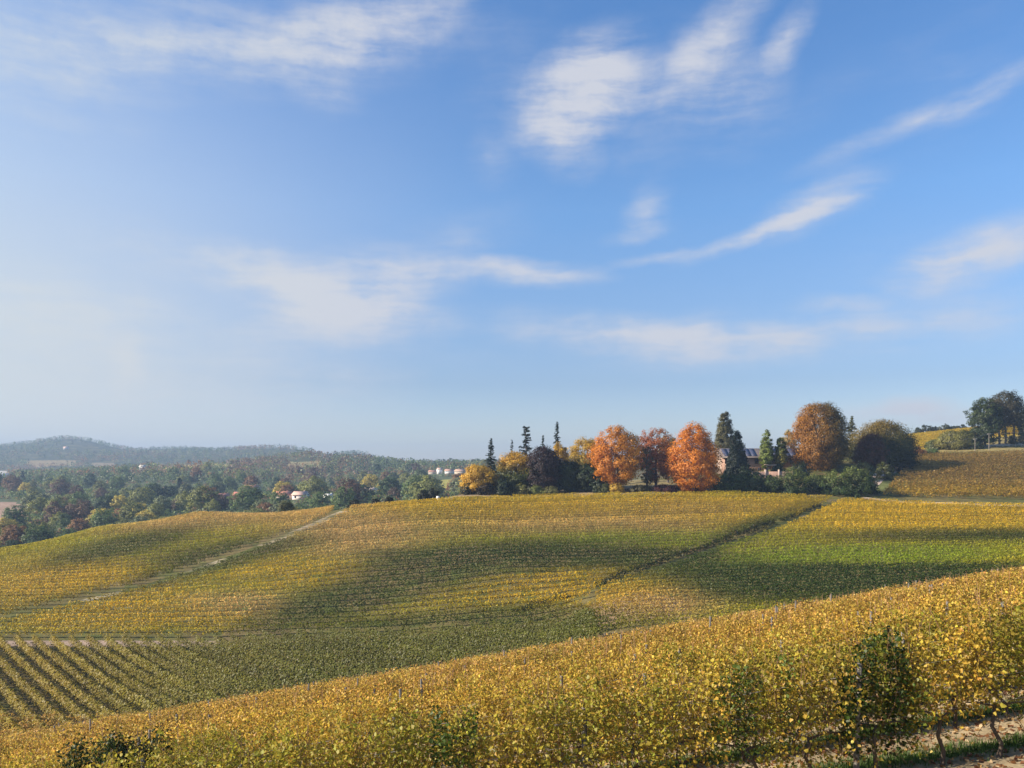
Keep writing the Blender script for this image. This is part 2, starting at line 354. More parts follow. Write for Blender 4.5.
def Zmid(x, y):
    D = np.maximum(y, 55.0); u = np.clip(x / D, -0.95, 0.95)
    z = -rows_tps(512 + u * F, np.minimum(D, 4200)) / F * D
    return z - 0.6 * np.maximum(0, 66 - y)

def Znear(x, y):
    yy = np.maximum(y, -10)
    xx = np.clip(x, -90, 90)
    z = -4.06 + 0.166 * xx - 0.148 * yy - 0.000864 * yy * yy
    t = np.clip((9.0 - y) / 5.5, 0, 1); z = z + 2.45 * t * t * (3 - 2 * t)
    z = z + 0.14 * (fbm(x * 0.35, y * 0.35, 5, 3) - 0.5)
    z = np.where(y > 130, z - (y - 130) * 2.0, z)
    return z

def Z(x, y):
    x = np.asarray(x, float); y = np.asarray(y, float)
    a = Znear(x, y); b = Zmid(x, y); k = 1.2
    h = np.clip(0.5 + 0.5 * (a - b) / k, 0, 1)
    return b * (1 - h) + a * h + k * h * (1 - h)

def z1(x, y): return float(Z(np.array([x]), np.array([y]))[0])
def proj(x, y, z): return 512 + x / y * F, HOR - z / y * F
def wx(px, D): return (px - 512) / F * D
def find_D(px, row, D0=105.0, D1=900.0):
    D = np.exp(np.linspace(math.log(D0), math.log(D1), 1500)); x = wx(px, D)
    r = HOR - Z(x, D) / D * F
    k = np.argmax(r <= row)
    return float(D[k])
def crest_row(px): return 737 - 0.166 * px          # the skyline of the near vines

def inpoly(px, py, poly):
    px = np.asarray(px); py = np.asarray(py); c = np.zeros(px.shape, bool); n = len(poly)
    for i in range(n):
        x0, y0 = poly[i]; x1, y1 = poly[(i + 1) % n]
        if y0 == y1: continue
        c ^= ((y0 > py) != (y1 > py)) & (px < (x1 - x0) * (py - y0) / (y1 - y0) + x0)
    return c

# ------------------------------------------------------------------ ground sheet
def build_ground():
    ys = np.concatenate((np.arange(-42, 0, 3.0), np.arange(0, 12, 0.6), np.exp(np.linspace(math.log(12), math.log(4150), 520))))
    ss = np.linspace(-1.45, 1.45, 430)
    X = ss[None, :] * (np.abs(ys)[:, None] + 28); Y = np.repeat(ys[:, None], len(ss), 1)
    Zg = Z(X, Y)
    V = np.stack((X, Y, Zg), -1).reshape(-1, 3)
    nr, nc = len(ys), len(ss)
    i = (np.arange(nr - 1)[:, None] * nc + np.arange(nc - 1)[None, :]).ravel()
    Q = np.stack((i, i + 1, i + nc + 1, i + nc), -1)
    cx = V[Q].mean(1); x, y, z = cx[:, 0], cx[:, 1], cx[:, 2]
    yy = np.maximum(y, 1.0); px, py = proj(x, yy, z)
    n1 = fbm(x * .05, y * .05, 11); n2 = fbm(x * .4, y * .4, 12)
    soil = np.array((.13, .10, .042)); grass = np.array((.06, .085, .02)); dry = np.array((.12, .11, .032)); wood = np.array((.07, .085, .035))
    C = np.empty((len(Q), 3))
    t = np.clip((n1 - .35) * 2.2 + (n2 - .5) * .8, 0, 1)[:, None]
    C[:] = soil * (1 - t) + dry * t
    g = np.clip((n2 - .48) * 3.5, 0, 1)[:, None] * 0.65; C[:] = C * (1 - g) + grass * g
    # near slope: straw, leaf litter, green strips between the rows
    near = (y < 68) & (y > 5)
    ph = ((y - 13.3) / 2.5) % 1.0
    strip = np.exp(-((ph - .30) / .19) ** 2) * np.clip((fbm(x * .5, y * .9, 21) - .15) * 4, 0, 1)
    litter = fbm(x * 2.5, y * 2.5, 23, 3)
    cn = np.array((.33, .26, .16)) * (0.65 + .7 * litter[:, None])
    cn = cn * (1 - strip[:, None] * .85) + np.array((.06, .10, .02)) * strip[:, None] * .85
    C[near] = cn[near]
    wv = (y > 262) & (px < 470) & (y < 1000); C[wv] = wood + (n2[wv, None] - .4) * .05
    far = y >= 1000; C[far] = np.array((.05, .06, .03)) + np.clip(n1[far, None] - .5, 0, 1) * np.array((.25, .18, .06))
    for poly, col, dmin in [
        ([(-40, 503), (14, 502), (28, 507), (27, 516), (-5, 527), (-60, 527)], (.30, .20, .14), 260),
        ([(-40, 532), (30, 536), (20, 552), (-60, 552)], (.27, .21, .15), 260),
        ([(424, 482), (462, 478), (470, 489), (430, 489)], (.30, .27, .06), 400),
        ([(-40, 471), (8, 471), (8, 478), (-40, 478)], (.45, .42, .36), 600),
        ([(28, 461), (74, 460), (76, 466), (30, 467)], (.24, .18, .085), 1200), ([(90, 462), (112, 463), (118, 469), (92, 468)], (.22, .17, .10), 1200),
        ([(150, 466), (230, 463), (232, 467), (152, 470)], (.34, .30, .10), 900),
        ([(288, 462), (318, 461), (320, 467), (290, 468)], (.22, .19, .09), 1000),
        ([(868, 455), (940, 455), (935, 482), (868, 494)], (.12, .13, .04), 220),
        ([(600, 480), (870, 478), (872, 499), (600, 499)], (.20, .16, .075), 222),
        ([(440, 492), (640, 487), (640, 500), (440, 503)], (.25, .185, .10), 225),
        ([(935, 440), (1100, 432), (1100, 452), (935, 452)], (.24, .19, .07), 300),
        ([(905, 420), (1100, 412), (1100, 440), (935, 448), (905, 452)], (.52, .37, .05), 348),
        ([(590, 605), (640, 592), (690, 600), (690, 622), (590, 628)], (.22, .15, .085), 105),
    ]:
        k = inpoly(px, py, poly) & (y > dmin); C[k] = np.array(col) * (.8 + .4 * n2[k, None])
    mb = MB(); mb.add(V, Q, C)
    o = mb.build('ground', M_GROUND, smooth=True); tag(o, kind='structure')
build_ground()

def drape(name, pts, width, color, lift=0.05, jitter=.25, n=160, worn=.5):
    """a strip of track following (x, y) points over the terrain"""
    P = np.array(pts, float); d = np.concatenate(([0], np.cumsum(np.linalg.norm(np.diff(P, axis=0), axis=1))))
    t = np.linspace(0, d[-1], n); X = np.interp(t, d, P[:, 0]); Y = np.interp(t, d, P[:, 1])
    T = np.stack((np.gradient(X), np.gradient(Y)), -1); T = unit(T); Nn = np.stack((-T[:, 1], T[:, 0]), -1)
    w = np.interp(t, [0, d[-1]], [1, 1]) * width * (1 + jitter * (fbm(t * .25, t * 0, 31) - .5))
    ac = np.linspace(-.5, .5, 6)
    V = []
    for a in ac:
        xx = X + Nn[:, 0] * w * a; yy = Y + Nn[:, 1] * w * a
        V.append(np.stack((xx, yy, Z(xx, yy) + lift), -1))
    V = np.stack(V, 1).reshape(-1, 3); m = len(ac)
    i = (np.arange(n - 1)[:, None] * m + np.arange(m - 1)[None]).ravel(); Q = np.stack((i, i + 1, i + m + 1, i + m), -1)
    c = V[Q].mean(1)
    k = fbm(c[:, 0] * .3, c[:, 1] * .3, 33)[:, None]
    color = np.array(color, float)
    if color.ndim == 2:      # worn earth showing in places through weeds
        q = np.clip((fbm(c[:, 0] * .16, c[:, 1] * .16, 35)[:, None] - worn) * 6, 0, 1)
        C = (color[0] * (1 - q) + color[1] * q) * (.75 + .5 * k)
    else: C = color * (.75 + .5 * k)
    mb = MB(); mb.add(V, Q, C); o = mb.build(name, M_TRACK, smooth=True); tag(o, kind='structure'); return o

def pxpath(pts, D0=105.0): return [(wx(p, D), D) for p, D in ((p, find_D(p, r, D0)) for p, r in pts)]
drape('valley_track', pxpath([(-120, 644), (0, 644), (100, 644), (220, 644)]) , 3.2, (.31, .225, .165))
drape('path', pxpath([(345, 511), (320, 522), (290, 535), (262, 546)]), 3.2, ((.12, .11, .04), (.31, .25, .16)), worn=.36)
drape('path', pxpath([(261, 546.4), (215, 563), (150, 585), (80, 602), (0, 622), (-60, 634)]), 2.2, ((.085, .09, .025), (.30, .25, .155)), worn=.47)
drape('path', pxpath([(838, 503), (800, 519), (760, 535), (720, 548), (680, 562), (640, 575), (600, 590)]), 2.4, ((.055, .06, .018), (.20, .16, .08)), worn=.68)  # weedy dark tone also carries the painted shadow of the row ends
drape('dirt_road', pxpath([(905, 462), (900, 466), (892, 470), (884, 474), (876, 479), (868, 487)], 235), 4.2, (.50, .38, .30))
drape('dirt_road', pxpath([(862, 498), (880, 500), (920, 503), (980, 505), (1100, 507)], 190), 3.4, (.40, .31, .22))
drape('dirt_road', [(wx(960, 316), 316), (wx(1024, 322), 322), (wx(1090, 330), 330)], 5.0, (.50, .42, .31))

# ------------------------------------------------------------------ vines
GOLD = np.array((.54, .315, .026)); YEL = np.array((.62, .43, .035)); OLIVE = np.array((.20, .175, .018)); GREEN = np.array((.085, .130, .014))
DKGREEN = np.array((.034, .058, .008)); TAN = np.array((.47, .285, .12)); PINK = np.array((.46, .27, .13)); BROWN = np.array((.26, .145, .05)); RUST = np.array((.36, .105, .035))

def mixc(W_, cols):
    W_ = np.stack(W_, -1); W_ = W_ / W_.sum(-1, keepdims=True)
    return W_ @ np.stack(cols)

def blob(px, py, cx, cy, rx, ry, ang=0):
    c, s = math.cos(R(ang)), math.sin(R(ang)); dx = px - cx; dy = py - cy
    return np.exp(-(((dx * c - dy * s) / rx) ** 2 + ((dx * s + dy * c) / ry) ** 2))

def hill_color(px, py, x, y):
    """leaf colour of the vines on the big hillside: which patches have turned, plus shadow bands painted as dark green"""
    n = fbm(x * .045, y * .10, 41); n2 = fbm(x * .2, y * .2, 42)
    wg = .38 + 0 * px; wo = .55 + .9 * np.clip(n - .45, 0, 1) * 2; wgr = .32 + .6 * np.clip(n2 - .5, 0, 1) * 2; wd = 0.0 * px; wp = .0 * px; wt = .05 + 0 * px
    # pale, thin patches
    p = 1.0 * blob(px, py, 355, 535, 70, 24) + .8 * blob(px, py, 230, 521, 110, 9, 6) + .9 * blob(px, py, 235, 612, 60, 12) + .7 * blob(px, py, 590, 527, 120, 14) + .9 * blob(px, py, 655, 607, 60, 16) + .5 * blob(px, py, 700, 512, 100, 8) + .3 * blob(px, py, 40, 590, 60, 25)
    wp = wp + 3.3 * p * (.5 + n)
    go = 1.0 * blob(px, py, 545, 585, 75, 15, 8) + 1.0 * blob(px, py, 930, 518, 130, 17) + .7 * blob(px, py, 120, 620, 110, 14) + .6 * blob(px, py, 560, 512, 250, 14) + .8 * blob(px, py, 620, 598, 60, 18) + .8 * blob(px, py, 70, 590, 90, 20) + .5 * blob(px, py, 300, 580, 60, 14)
    wg = wg + 4.4 * go
    d = 1.25 * blob(px, py, 480, 573, 120, 15, 8) + 1.3 * blob(px, py, 600, 564, 130, 9, -2) + 1.3 * blob(px, py, 340, 608, 75, 13, 14) + 1.3 * blob(px, py, 790, 590, 140, 16, -2) + 1.2 * blob(px, py, 440, 640, 170, 15, 6) + 1.1 * blob(px, py, 130, 592, 90, 7, 14) + .6 * blob(px, py, 240, 556, 90, 10, 10) + 1.0 * blob(px, py, 760, 530, 60, 7, 22) + .6 * blob(px, py, 110, 555, 80, 9, 14) + .8 * blob(px, py, 970, 541, 110, 6)  # shadow bands across the slope, painted in as darker leaf colour
    shade_edge = (np.clip((py - 555.5) / 1.5, 0, 1) * np.clip((px - 345) / 70, 0, 1) * (px < 720)) * 1.7 * blob(px, py, 555, 561, 190, 13) + ((py > 571 - (px - 850) * .0) & (px > 700)).astype(float) * 2.2 * blob(px, py, 830, 581, 150, 16)  # crisp upper edge of the painted shadow
    wd = wd + 5.6 * (d + shade_edge) * (.55 + .9 * n)
    br = 1.0 * blob(px, py, 810, 562, 120, 7, 2) + .9 * blob(px, py, 900, 563, 70, 8) + .5 * blob(px, py, 640, 545, 120, 8)
    wgr = wgr + 3.6 * br
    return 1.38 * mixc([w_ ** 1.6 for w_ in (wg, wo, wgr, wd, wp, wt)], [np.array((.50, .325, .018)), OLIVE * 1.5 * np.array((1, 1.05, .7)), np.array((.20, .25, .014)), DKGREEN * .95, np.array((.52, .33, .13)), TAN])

def fore_color(x, y):
    n = fbm(x * .55, y * .45, 51, 3); n2 = fbm(x * .25 + 9, y * .25, 52, 3); n3 = fbm(x * 1.1, y * 1.1, 53, 2)
    nearw = np.clip((27 - y) / 12, 0, 1); left = np.clip((3 - x) / 8, 0, 1)
    wgr = np.clip(n - .49 + .10 * nearw + .07 * left * nearw, 0, 1) * (2.5 + 6 * nearw); wy = .75 + .7 * nearw + 1.6 * np.clip(n2 - .5, 0, 1)
    wg = 1.0 + 0 * x; wt = .55 * np.clip((y - 16) / 16, 0, 1.5) + 1.0 * np.clip(n3 - .55, 0, 1); wr = .06 + .9 * np.clip(n3 - .70, 0, 1)
    return mixc([wgr, wgr * .45, wy, wg, wt, wr], [GREEN * 1.5, OLIVE * 1.3, np.array((.60, .43, .055)), np.array((.52, .325, .048)), np.array((.50, .27, .10)), RUST])

def row_leaves(mb, X, Y, hgt, lo, per_m, size, C, thick=.28, shaped=False, step=1.0, ydir=None, jit=.15, brown=.12, nr=.7, tight=.05):
    """leaves hung along the row points (X, Y) spaced `step`; C colour per point, hgt height per point, lo bottom"""
    n = len(X); cnt = rng.poisson(per_m * step, n); idx = np.repeat(np.arange(n), cnt); m = len(idx)
    if m == 0: return
    t = (rng.random(m) - .5) * step * 1.15
    if ydir is None: ydir = (1.0, 0.0)
    px = X[idx] + t * ydir[0]; py = Y[idx] + t * ydir[1]
    f = rng.beta(1.5, .95, m); th = thick * (1.15 - .55 * np.abs(f - .45))
    s = rng.normal(size=m) * th
    px = px - s * ydir[1]; py = py + s * ydir[0]
    h = hgt[idx] * (1 + tight * rng.normal(size=m)); z = Z(px, py) + lo + f * (h - lo)
    side = np.sign(s)[:, None] * np.array((-ydir[1], ydir[0], 0))[None]
    Nn = side * .7 + np.array((0, 0, .80)) + nr * rng.normal(size=(m, 3))
    c = C[idx] * (1 + jit * rng.normal(size=(m, 1))).clip(.45, 1.7)
    c[:, 1] *= (1 + .7 * jit * rng.normal(size=m)).clip(.5, 1.5)
    sw = rng.random(m); c[sw < brown] = c[sw < brown] * .35 + BROWN * .5
    leaves(mb, np.stack((px, py, z), -1), Nn, size * (.65 + .7 * rng.random(m)), c, shaped, down=1.2 if shaped else 0.3)

# ---- near slope: the first rows plant by plant, then row by row
POST_C = (.16, .145, .125)
def post_mesh(mb, x, y, h, r=.035, lean=(0, 0), c=POST_C):
    z = z1(x, y); mb.tube([(x, y, z - .3), (x + lean[0] * .5, y + lean[1] * .5, z + h * .5), (x + lean[0], y + lean[1], z + h)], [r, r * .97, r * .93], c, 7)

def grapevine(x, y, label, group, col=None, h=2.0, dens=1.0, lo=.62, size=.058, width=1.15, thick=.26, col2=None, taper=False):
    z = z1(x, y); root = empty('grapevine', (x, y, z)); tag(root, label, 'grapevine', group)
    mb = MB(); bc = (.10, .075, .055)
    j = lambda s: rng.normal() * s
    p = [(0, 0, -.1), (j(.05), j(.03), .25), (j(.08), j(.04), .5), (j(.06), j(.03), .82)]
    mb.tube(p, [.045, .036, .032, .03], bc, 7)
    for sgn in (-1, 1):
        mb.tube([p[-1], (sgn * .25, j(.03), .9 + j(.03)), (sgn * .55, j(.03), .92)], [.024, .018, .012], bc, 5)
    mb.build('trunk', M_BARK, root)
    mb = MB()
    for k in range(9):
        bx = (rng.random() - .5) * 1.0
        q = [(bx, j(.05), .88), (bx + j(.08), j(.10), 1.25), (bx + j(.14), j(.14), 1.55 + j(.1)), (bx + j(.2), j(.2), h + .05 + j(.15))]
        mb.tube(q, [.008, .007, .006, .004], (.17, .10, .05), 4)
    for k in range(4):
        bx = (rng.random() - .5) * 1.0; mb.tube([(bx, j(.1), .9), (bx + j(.1), j(.2), .6), (bx + j(.15), j(.2), .35)], [.006, .005, .003], (.17, .10, .05), 4)
    mb.build('canes', M_BARK, root)
    mb = MB(); n = 7; X = x + (np.linspace(-.5, .5, n)) * width; Y = np.full(n, y) + rng.normal(size=n) * .06
    C = fore_color(X * 1.0, Y) if col is None else np.tile(np.array(col), (n, 1)) * (1 + .15 * rng.normal(size=(n, 1)))
    if col2 is not None:
        q = (rng.random((n, 1)) < .4); C = C * (1 - q) + np.array(col2) * q
    hh = h * (1 + .07 * rng.normal(size=n)); st = width / n
    if taper: hh = hh * np.array([.82, .90, 1.0, 1.05, 1.0, .90, .80])[:n]
    row_leaves(mb, X, Y, hh, lo, 1450 * dens, size, C, thick=thick, shaped=True, step=st)
    k = 10; XX = x + (rng.random(k) - .5) * width; row_leaves(mb, XX, np.full(k, y), np.full(k, lo + .3), .25, 3 * k, size, fore_color(XX, np.full(k, y)), thick=.2, shaped=True, step=st)
    f = mb.build('foliage', M_FOL, root); f.location = (-x, -y, -z)
    return root

def wires(name, x0, x1, y, label=None, parent=None, hs=(.92, 1.35, 1.75)):
    mb = MB(); xs = np.arange(x0, x1 + .1, 2.5)
    for h in hs:
        zz = Z(xs, np.full(len(xs), y)) + h
        mb.tube([(a, y, b) for a, b in zip(xs, zz)], [.004] * len(xs), (.35, .34, .33), 4)
    return mb.build(name, M_METAL, parent)

ROW0, SP = 13.3, 2.5
def near_rows():
    names = ['nearest', 'second nearest', 'third nearest']
    for k in range(3):
        y = ROW0 + SP * k; x0 = -.62 * y - 3.5; x1 = .66 * y + 2.5
        n = int((x1 - x0) / 1.0); xs = np.linspace(x0, x1, n)
        grp = f'grapevines of the {names[k]} row'
        for i, x in enumerate(xs):
            xx = x + rng.normal() * .06
            lab = f'yellow and green grapevine on wires in the {names[k]} vineyard row'
            kw = {'lo': .42}
            px = 512 + xx / y * F
            if k == 0:
                g = fbm(np.array([xx * .7]), np.array([3.0]), 61)[0]
                kw = dict(h=2.05 + .2 * g, dens=.95, lo=.70 if px > 900 else .32)
                if abs(px - 862) < 31:
                    kw = dict(h=2.25, dens=1.5, col=(.06, .092, .013), col2=(.20, .20, .022), lo=.3, size=.064, width=1.1, thick=.24, taper=True); lab = 'tall dark green leafy grapevine beside the wooden post in nearest row'
                elif 815 < px < 835: kw.update(h=2.05); 
                elif 740 < px < 790: kw.update(col=(.10, .13, .016), col2=(.34, .28, .03), h=2.1); lab = 'green leaved grapevine left of the tall dark green vine, nearest row'
                elif 395 < px < 440: kw.update(col=(.075, .11, .015), col2=(.26, .24, .028), h=2.0, dens=1.0); lab = 'dark green grapevine rising among yellow ones near the bottom edge, centre left'
                elif px > 900: kw.update(h=2.25, dens=.85)
            if k == 2 and abs(px - 120) < 30:
                kw = dict(h=2.15, dens=1.9, col=(.042, .060, .012)); lab = 'dark, nearly black green grapevine clump at the lower left corner'
            if lab.startswith(('tall', 'dark')) and any(o.get('label') == lab for o in bpy.data.objects): 
                lab = 'dark green grapevine next to a still darker one, ' + names[k] + ' row'
            grapevine(xx, y, lab, grp, **kw)
        for x in np.arange(x0 + 1.0, x1, 5.0) if k else [-9.4, -4.6, 1.2, 5.72, 10.6]:
            mb = MB(); post_mesh(mb, x, y + .02, 2.05 if k else 1.95, .04 if k else .05, (rng.normal() * .05, rng.normal() * .03))
            o = mb.build('vineyard_post', M_WOOD); tag(o, f'grey wooden trellis post standing in the {names[k]} vine row', 'post', f'trellis posts of the {names[k]} vine row')
        o = wires('trellis_wire', x0, x1, y); tag(o, f'thin steel wires strung along the {names[k]} vine row', 'wire')
    k = 3
    while True:
        y = ROW0 + SP * k
        if y > 78: break
        x0, x1 = -.66 * y - 4, .68 * y + 4
        root = empty('vine_row', (0, y, z1(0, y)))
        edge = ''
        lab = 'long row of golden orange vines crossing the near slope'
        if k == 3: lab = 'golden vine row just behind the three rows nearest the camera'
        tag(root, lab, 'vine row', 'vine rows across the near golden slope')
        st = .5; X = np.arange(x0, x1, st); Y = y + .05 * rng.normal(size=len(X))
        keep = fbm(X * 1.3, Y, 71 + k, 2) > .16; X = X[keep]; Y = Y[keep]
        hh = 1.85 + .35 * (fbm(X * .9, Y * .9, 72, 3) - .5) * 2
        C = fore_color(X, Y); pj = (1 + .14 * rng.normal(size=(len(X), 1))).clip(.6, 1.4); C = C * pj
        dens = np.interp(y, [20, 40, 75], [760, 380, 180]); size = np.interp(y, [20, 40, 75], [.060, .088, .14])
        mb = MB(); row_leaves(mb, X, Y, hh, .5, dens, size, C, thick=.24, shaped=y < 42, step=st)
        # bare shoots standing above the canopy
        f = mb.build('foliage', M_FOL, root); f.location = (0, -y, -root.location.z)
        mb = MB(); ns = int(len(X) * .8); ii = rng.integers(0, len(X), ns); zz = Z(X[ii], Y[ii])
        for a, b, c in zip(X[ii], Y[ii], zz):
            tp = 1.9 + rng.random() * .4; mb.tube([(a, b, c + 1.3), (a + rng.normal() * .1, b + rng.normal() * .1, c + tp)], [.008, .005], (.30, .17, .09), 3)
        s = mb.build('canes', M_BARK, root); s.location = f.location
        off = rng.random() * 5
        np_ = 0
        for x in np.arange(x0 + off, x1, 7.0):
            if np_ >= 95 or y > 62: break
            mb = MB(); post_mesh(mb, x, y, 2.0 + rng.normal() * .14, .04, (rng.normal() * .07, rng.normal() * .05), (.13, .115, .10))
            p = mb.build('post', M_WOOD, root); p.location = f.location; np_ += 1
        k += 1
near_rows()

# ---- the blocks on the far side of the valley
def block(name_label, group, poly, ang, dmin, dmax, colfn, per_m, size, h=1.9, lo=.35, spacing=2.5, minlen=5.0, thick=.34, special=None, gap=.0, cull=70, tight=.05):
    d = np.array((math.cos(R(ang)), math.sin(R(ang)))); nrm = np.array((-d[1], d[0]))
    P = [(wx(p, D), D) for p, D in ((p, D) for p, _ in poly for D in (dmin, dmax))]
    P = np.array(P); tt = P @ d; oo = P @ nrm
    st = 1.0; T = np.arange(tt.min() - 5, tt.max() + 5, st); count = 0
    rows = []
    for off in np.arange(oo.min(), oo.max(), spacing):
        X = T * d[0] + off * nrm[0]; Y = T * d[1] + off * nrm[1]
        ok = (Y > dmin) & (Y < dmax); 
        if not ok.any(): continue
        X, Y, TT = X[ok], Y[ok], T[ok]
        Zz = Z(X, Y); px, py = proj(X, Y, Zz)
        k = inpoly(px, py, poly) & (py < crest_row(px) + cull) & (px > -90) & (px < 1114)
        if not k.any(): continue
        edges = np.flatnonzero(np.diff(np.concatenate(([0], k.astype(int), [0]))))
        for a, b in zip(edges[::2], edges[1::2]):
            if (b - a) * st >= minlen: rows.append((X[a:b], Y[a:b], px[a:b], py[a:b]))
    for i, (X, Y, px, py) in enumerate(rows):
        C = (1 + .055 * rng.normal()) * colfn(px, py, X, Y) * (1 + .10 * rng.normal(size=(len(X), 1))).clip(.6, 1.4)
        dens = per_m * np.clip(.55 + .9 * fbm(X * .35, Y * .35, 81, 2), .3, 1.3)
        hh = h * (1 + .07 * (fbm(X * .7, Y * .7, 82, 2) - .5) * 2)
        keep = rng.random(len(X)) > gap
        mb = MB()
        row_leaves(mb, X[keep], Y[keep], hh[keep], lo, per_m, size, C[keep], thick=thick, step=st, ydir=d, jit=.09, brown=.03, nr=.30, tight=tight)
        if not mb.v: continue
        mid = len(X) // 2
        o = mb.build('vine_row', M_FOL)
        base = Vector((X[mid], Y[mid], z1(X[mid], Y[mid])))
        o.data.transform(__import__('mathutils').Matrix.Translation(-base)); o.location = base
        lab = name_label
        if special: lab = special(i, len(rows)) or lab
        tag(o, lab, 'vine row', group)
    print(name_label, len(rows), sum(len(r[0]) for r in rows))

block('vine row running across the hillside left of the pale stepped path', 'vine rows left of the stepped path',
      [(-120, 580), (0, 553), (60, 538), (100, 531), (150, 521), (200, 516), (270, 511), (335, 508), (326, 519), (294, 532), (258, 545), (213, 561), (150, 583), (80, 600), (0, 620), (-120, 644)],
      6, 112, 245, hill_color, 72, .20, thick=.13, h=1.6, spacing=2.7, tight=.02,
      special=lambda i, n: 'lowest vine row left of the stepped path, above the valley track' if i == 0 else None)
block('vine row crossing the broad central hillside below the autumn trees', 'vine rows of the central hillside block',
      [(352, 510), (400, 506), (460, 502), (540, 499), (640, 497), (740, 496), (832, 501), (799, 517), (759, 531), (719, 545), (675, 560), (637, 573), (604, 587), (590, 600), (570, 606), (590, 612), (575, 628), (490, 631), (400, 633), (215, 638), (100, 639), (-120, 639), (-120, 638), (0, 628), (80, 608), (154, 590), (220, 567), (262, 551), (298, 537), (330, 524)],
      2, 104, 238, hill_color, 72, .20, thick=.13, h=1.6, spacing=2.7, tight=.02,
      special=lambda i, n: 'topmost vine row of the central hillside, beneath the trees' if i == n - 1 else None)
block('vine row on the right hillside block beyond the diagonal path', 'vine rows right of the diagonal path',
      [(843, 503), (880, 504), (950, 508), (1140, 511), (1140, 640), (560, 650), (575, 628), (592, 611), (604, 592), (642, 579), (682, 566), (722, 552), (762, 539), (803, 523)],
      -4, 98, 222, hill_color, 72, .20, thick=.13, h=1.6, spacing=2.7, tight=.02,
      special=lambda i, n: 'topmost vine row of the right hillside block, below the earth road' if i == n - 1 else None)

def low_color(px, py, x, y):
    n = fbm(x * .12, y * .12, 91); t = np.clip((px - 60) / 260, 0, 1)
    return mixc([.38 - .22 * t + .3 * n, .9 + 0 * px, .45 + .5 * t, .25 * (1 - t) + .02, .1 + 2.0 * t], [GOLD * .95, OLIVE * 1.15, GREEN * 1.1, BROWN * 1.1, DKGREEN * 1.15])
block('vine row slanting down the valley floor toward the golden slope', 'vine rows on the valley floor',
      [(-120, 647), (220, 648), (330, 639), (480, 635), (566, 629), (592, 616), (600, 640), (560, 760), (-120, 790)],
      -49, 64, 116.5, low_color, 150, .20, h=1.9, thick=.17, minlen=4, cull=45, spacing=1.95)
def red_color(px, py, x, y):
    n = fbm(x * .12, y * .3, 95); low = np.clip((py - 484) / 10, 0, 1)
    return mixc([.35 + low * 1.2, .5 + .0 * px, .9 * (1 - low) + .2, .35 * n, .25 + 0 * px], [GOLD, OLIVE * 1.2, BROWN * 1.35, PINK, DKGREEN * 1.3])
block('brownish vine row on the upper right field above the earth road', 'vine rows of the brown upper right field',
      [(884, 497), (905, 470), (918, 457), (960, 456), (1140, 452), (1140, 501), (1024, 500), (930, 499)], 3, 205, 312, red_color, 30, .34, minlen=8, thick=.28)
def yel_color(px, py, x, y):
    n = fbm(x * .05, y * .1, 96)
    return mixc([.9 + 0 * px, .2 + 1.2 * n, .4 + 0 * px], [YEL, OLIVE * 1.7, GOLD])
block('bright yellow vine row on the far hill behind the trees at right', 'vine rows of the far yellow hill',
      [(904, 420), (1140, 408), (1140, 436), (1000, 444), (940, 449), (904, 453)], 22, 350, 452, yel_color, 20, .48, minlen=8, thick=.5, spacing=3.2)

def track_weeds():
    P = np.array(pxpath([(836, 502), (798, 518), (758, 534), (718, 547), (678, 561), (638, 574), (602, 588), (575, 598), (545, 608), (515, 618)]))
    d = np.concatenate(([0], np.cumsum(np.linalg.norm(np.diff(P, axis=0), axis=1)))); t = np.arange(0, d[-1], .5)
    X = np.interp(t, d, P[:, 0]) - .6; Y = np.interp(t, d, P[:, 1]) + 1.5
    g = fbm(t * .12, t * 0, 121); k = g > .40; X, Y, g = X[k], Y[k], g[k]
    C = np.tile(np.array((.035, .046, .012)), (len(X), 1)) * (1 + .2 * rng.normal(size=(len(X), 1)))
    mb = MB(); row_leaves(mb, X, Y, .5 + 2.2 * (g - .35), .0, 60, .24, C, thick=.35, step=.5)
    tag(mb.build('weeds', M_FOL), 'dark rank weeds lining the diagonal path', 'weeds', kind='stuff')
track_weeds()

# ------------------------------------------------------------------ trees
def crown_points(n, prof, w, d, h0, h1, inner=.45):
    n = int(n * 1.7); t = rng.random(n * 3); keep = rng.random(n * 3) < prof(t) ** 1.1; t = t[keep][:n]; n = len(t)
    th = rng.random(n) * 2 * math.pi; rr = np.sqrt(inner ** 2 + (1 - inner ** 2) * rng.random(n)) * prof(t)
    return np.stack((rr * np.cos(th) * w / 2, rr * np.sin(th) * d / 2, h0 + t * (h1 - h0)), -1), t

def egg(t): return np.clip(1 - np.abs(2 * np.clip(t, 0, 1) ** .88 - 1) ** 2.3, 0, 1) ** .5
def ovoid(t): return np.clip(np.sin(np.pi * np.clip(t, 0, 1) ** .72), 0, 1) ** .62
def dome(t): return np.sqrt(np.clip(1 - np.clip((t - .25) / .75, -.9, 1) ** 2, 0, 1))
def column(t): return np.clip(np.sin(np.pi * np.clip(t * .93 + .05, 0, 1) ** .75), 0, 1) ** .7
def cone(t): return np.clip(1.04 - t, 0, 1) ** .75 * np.clip(t * 7 + .35, 0, 1)

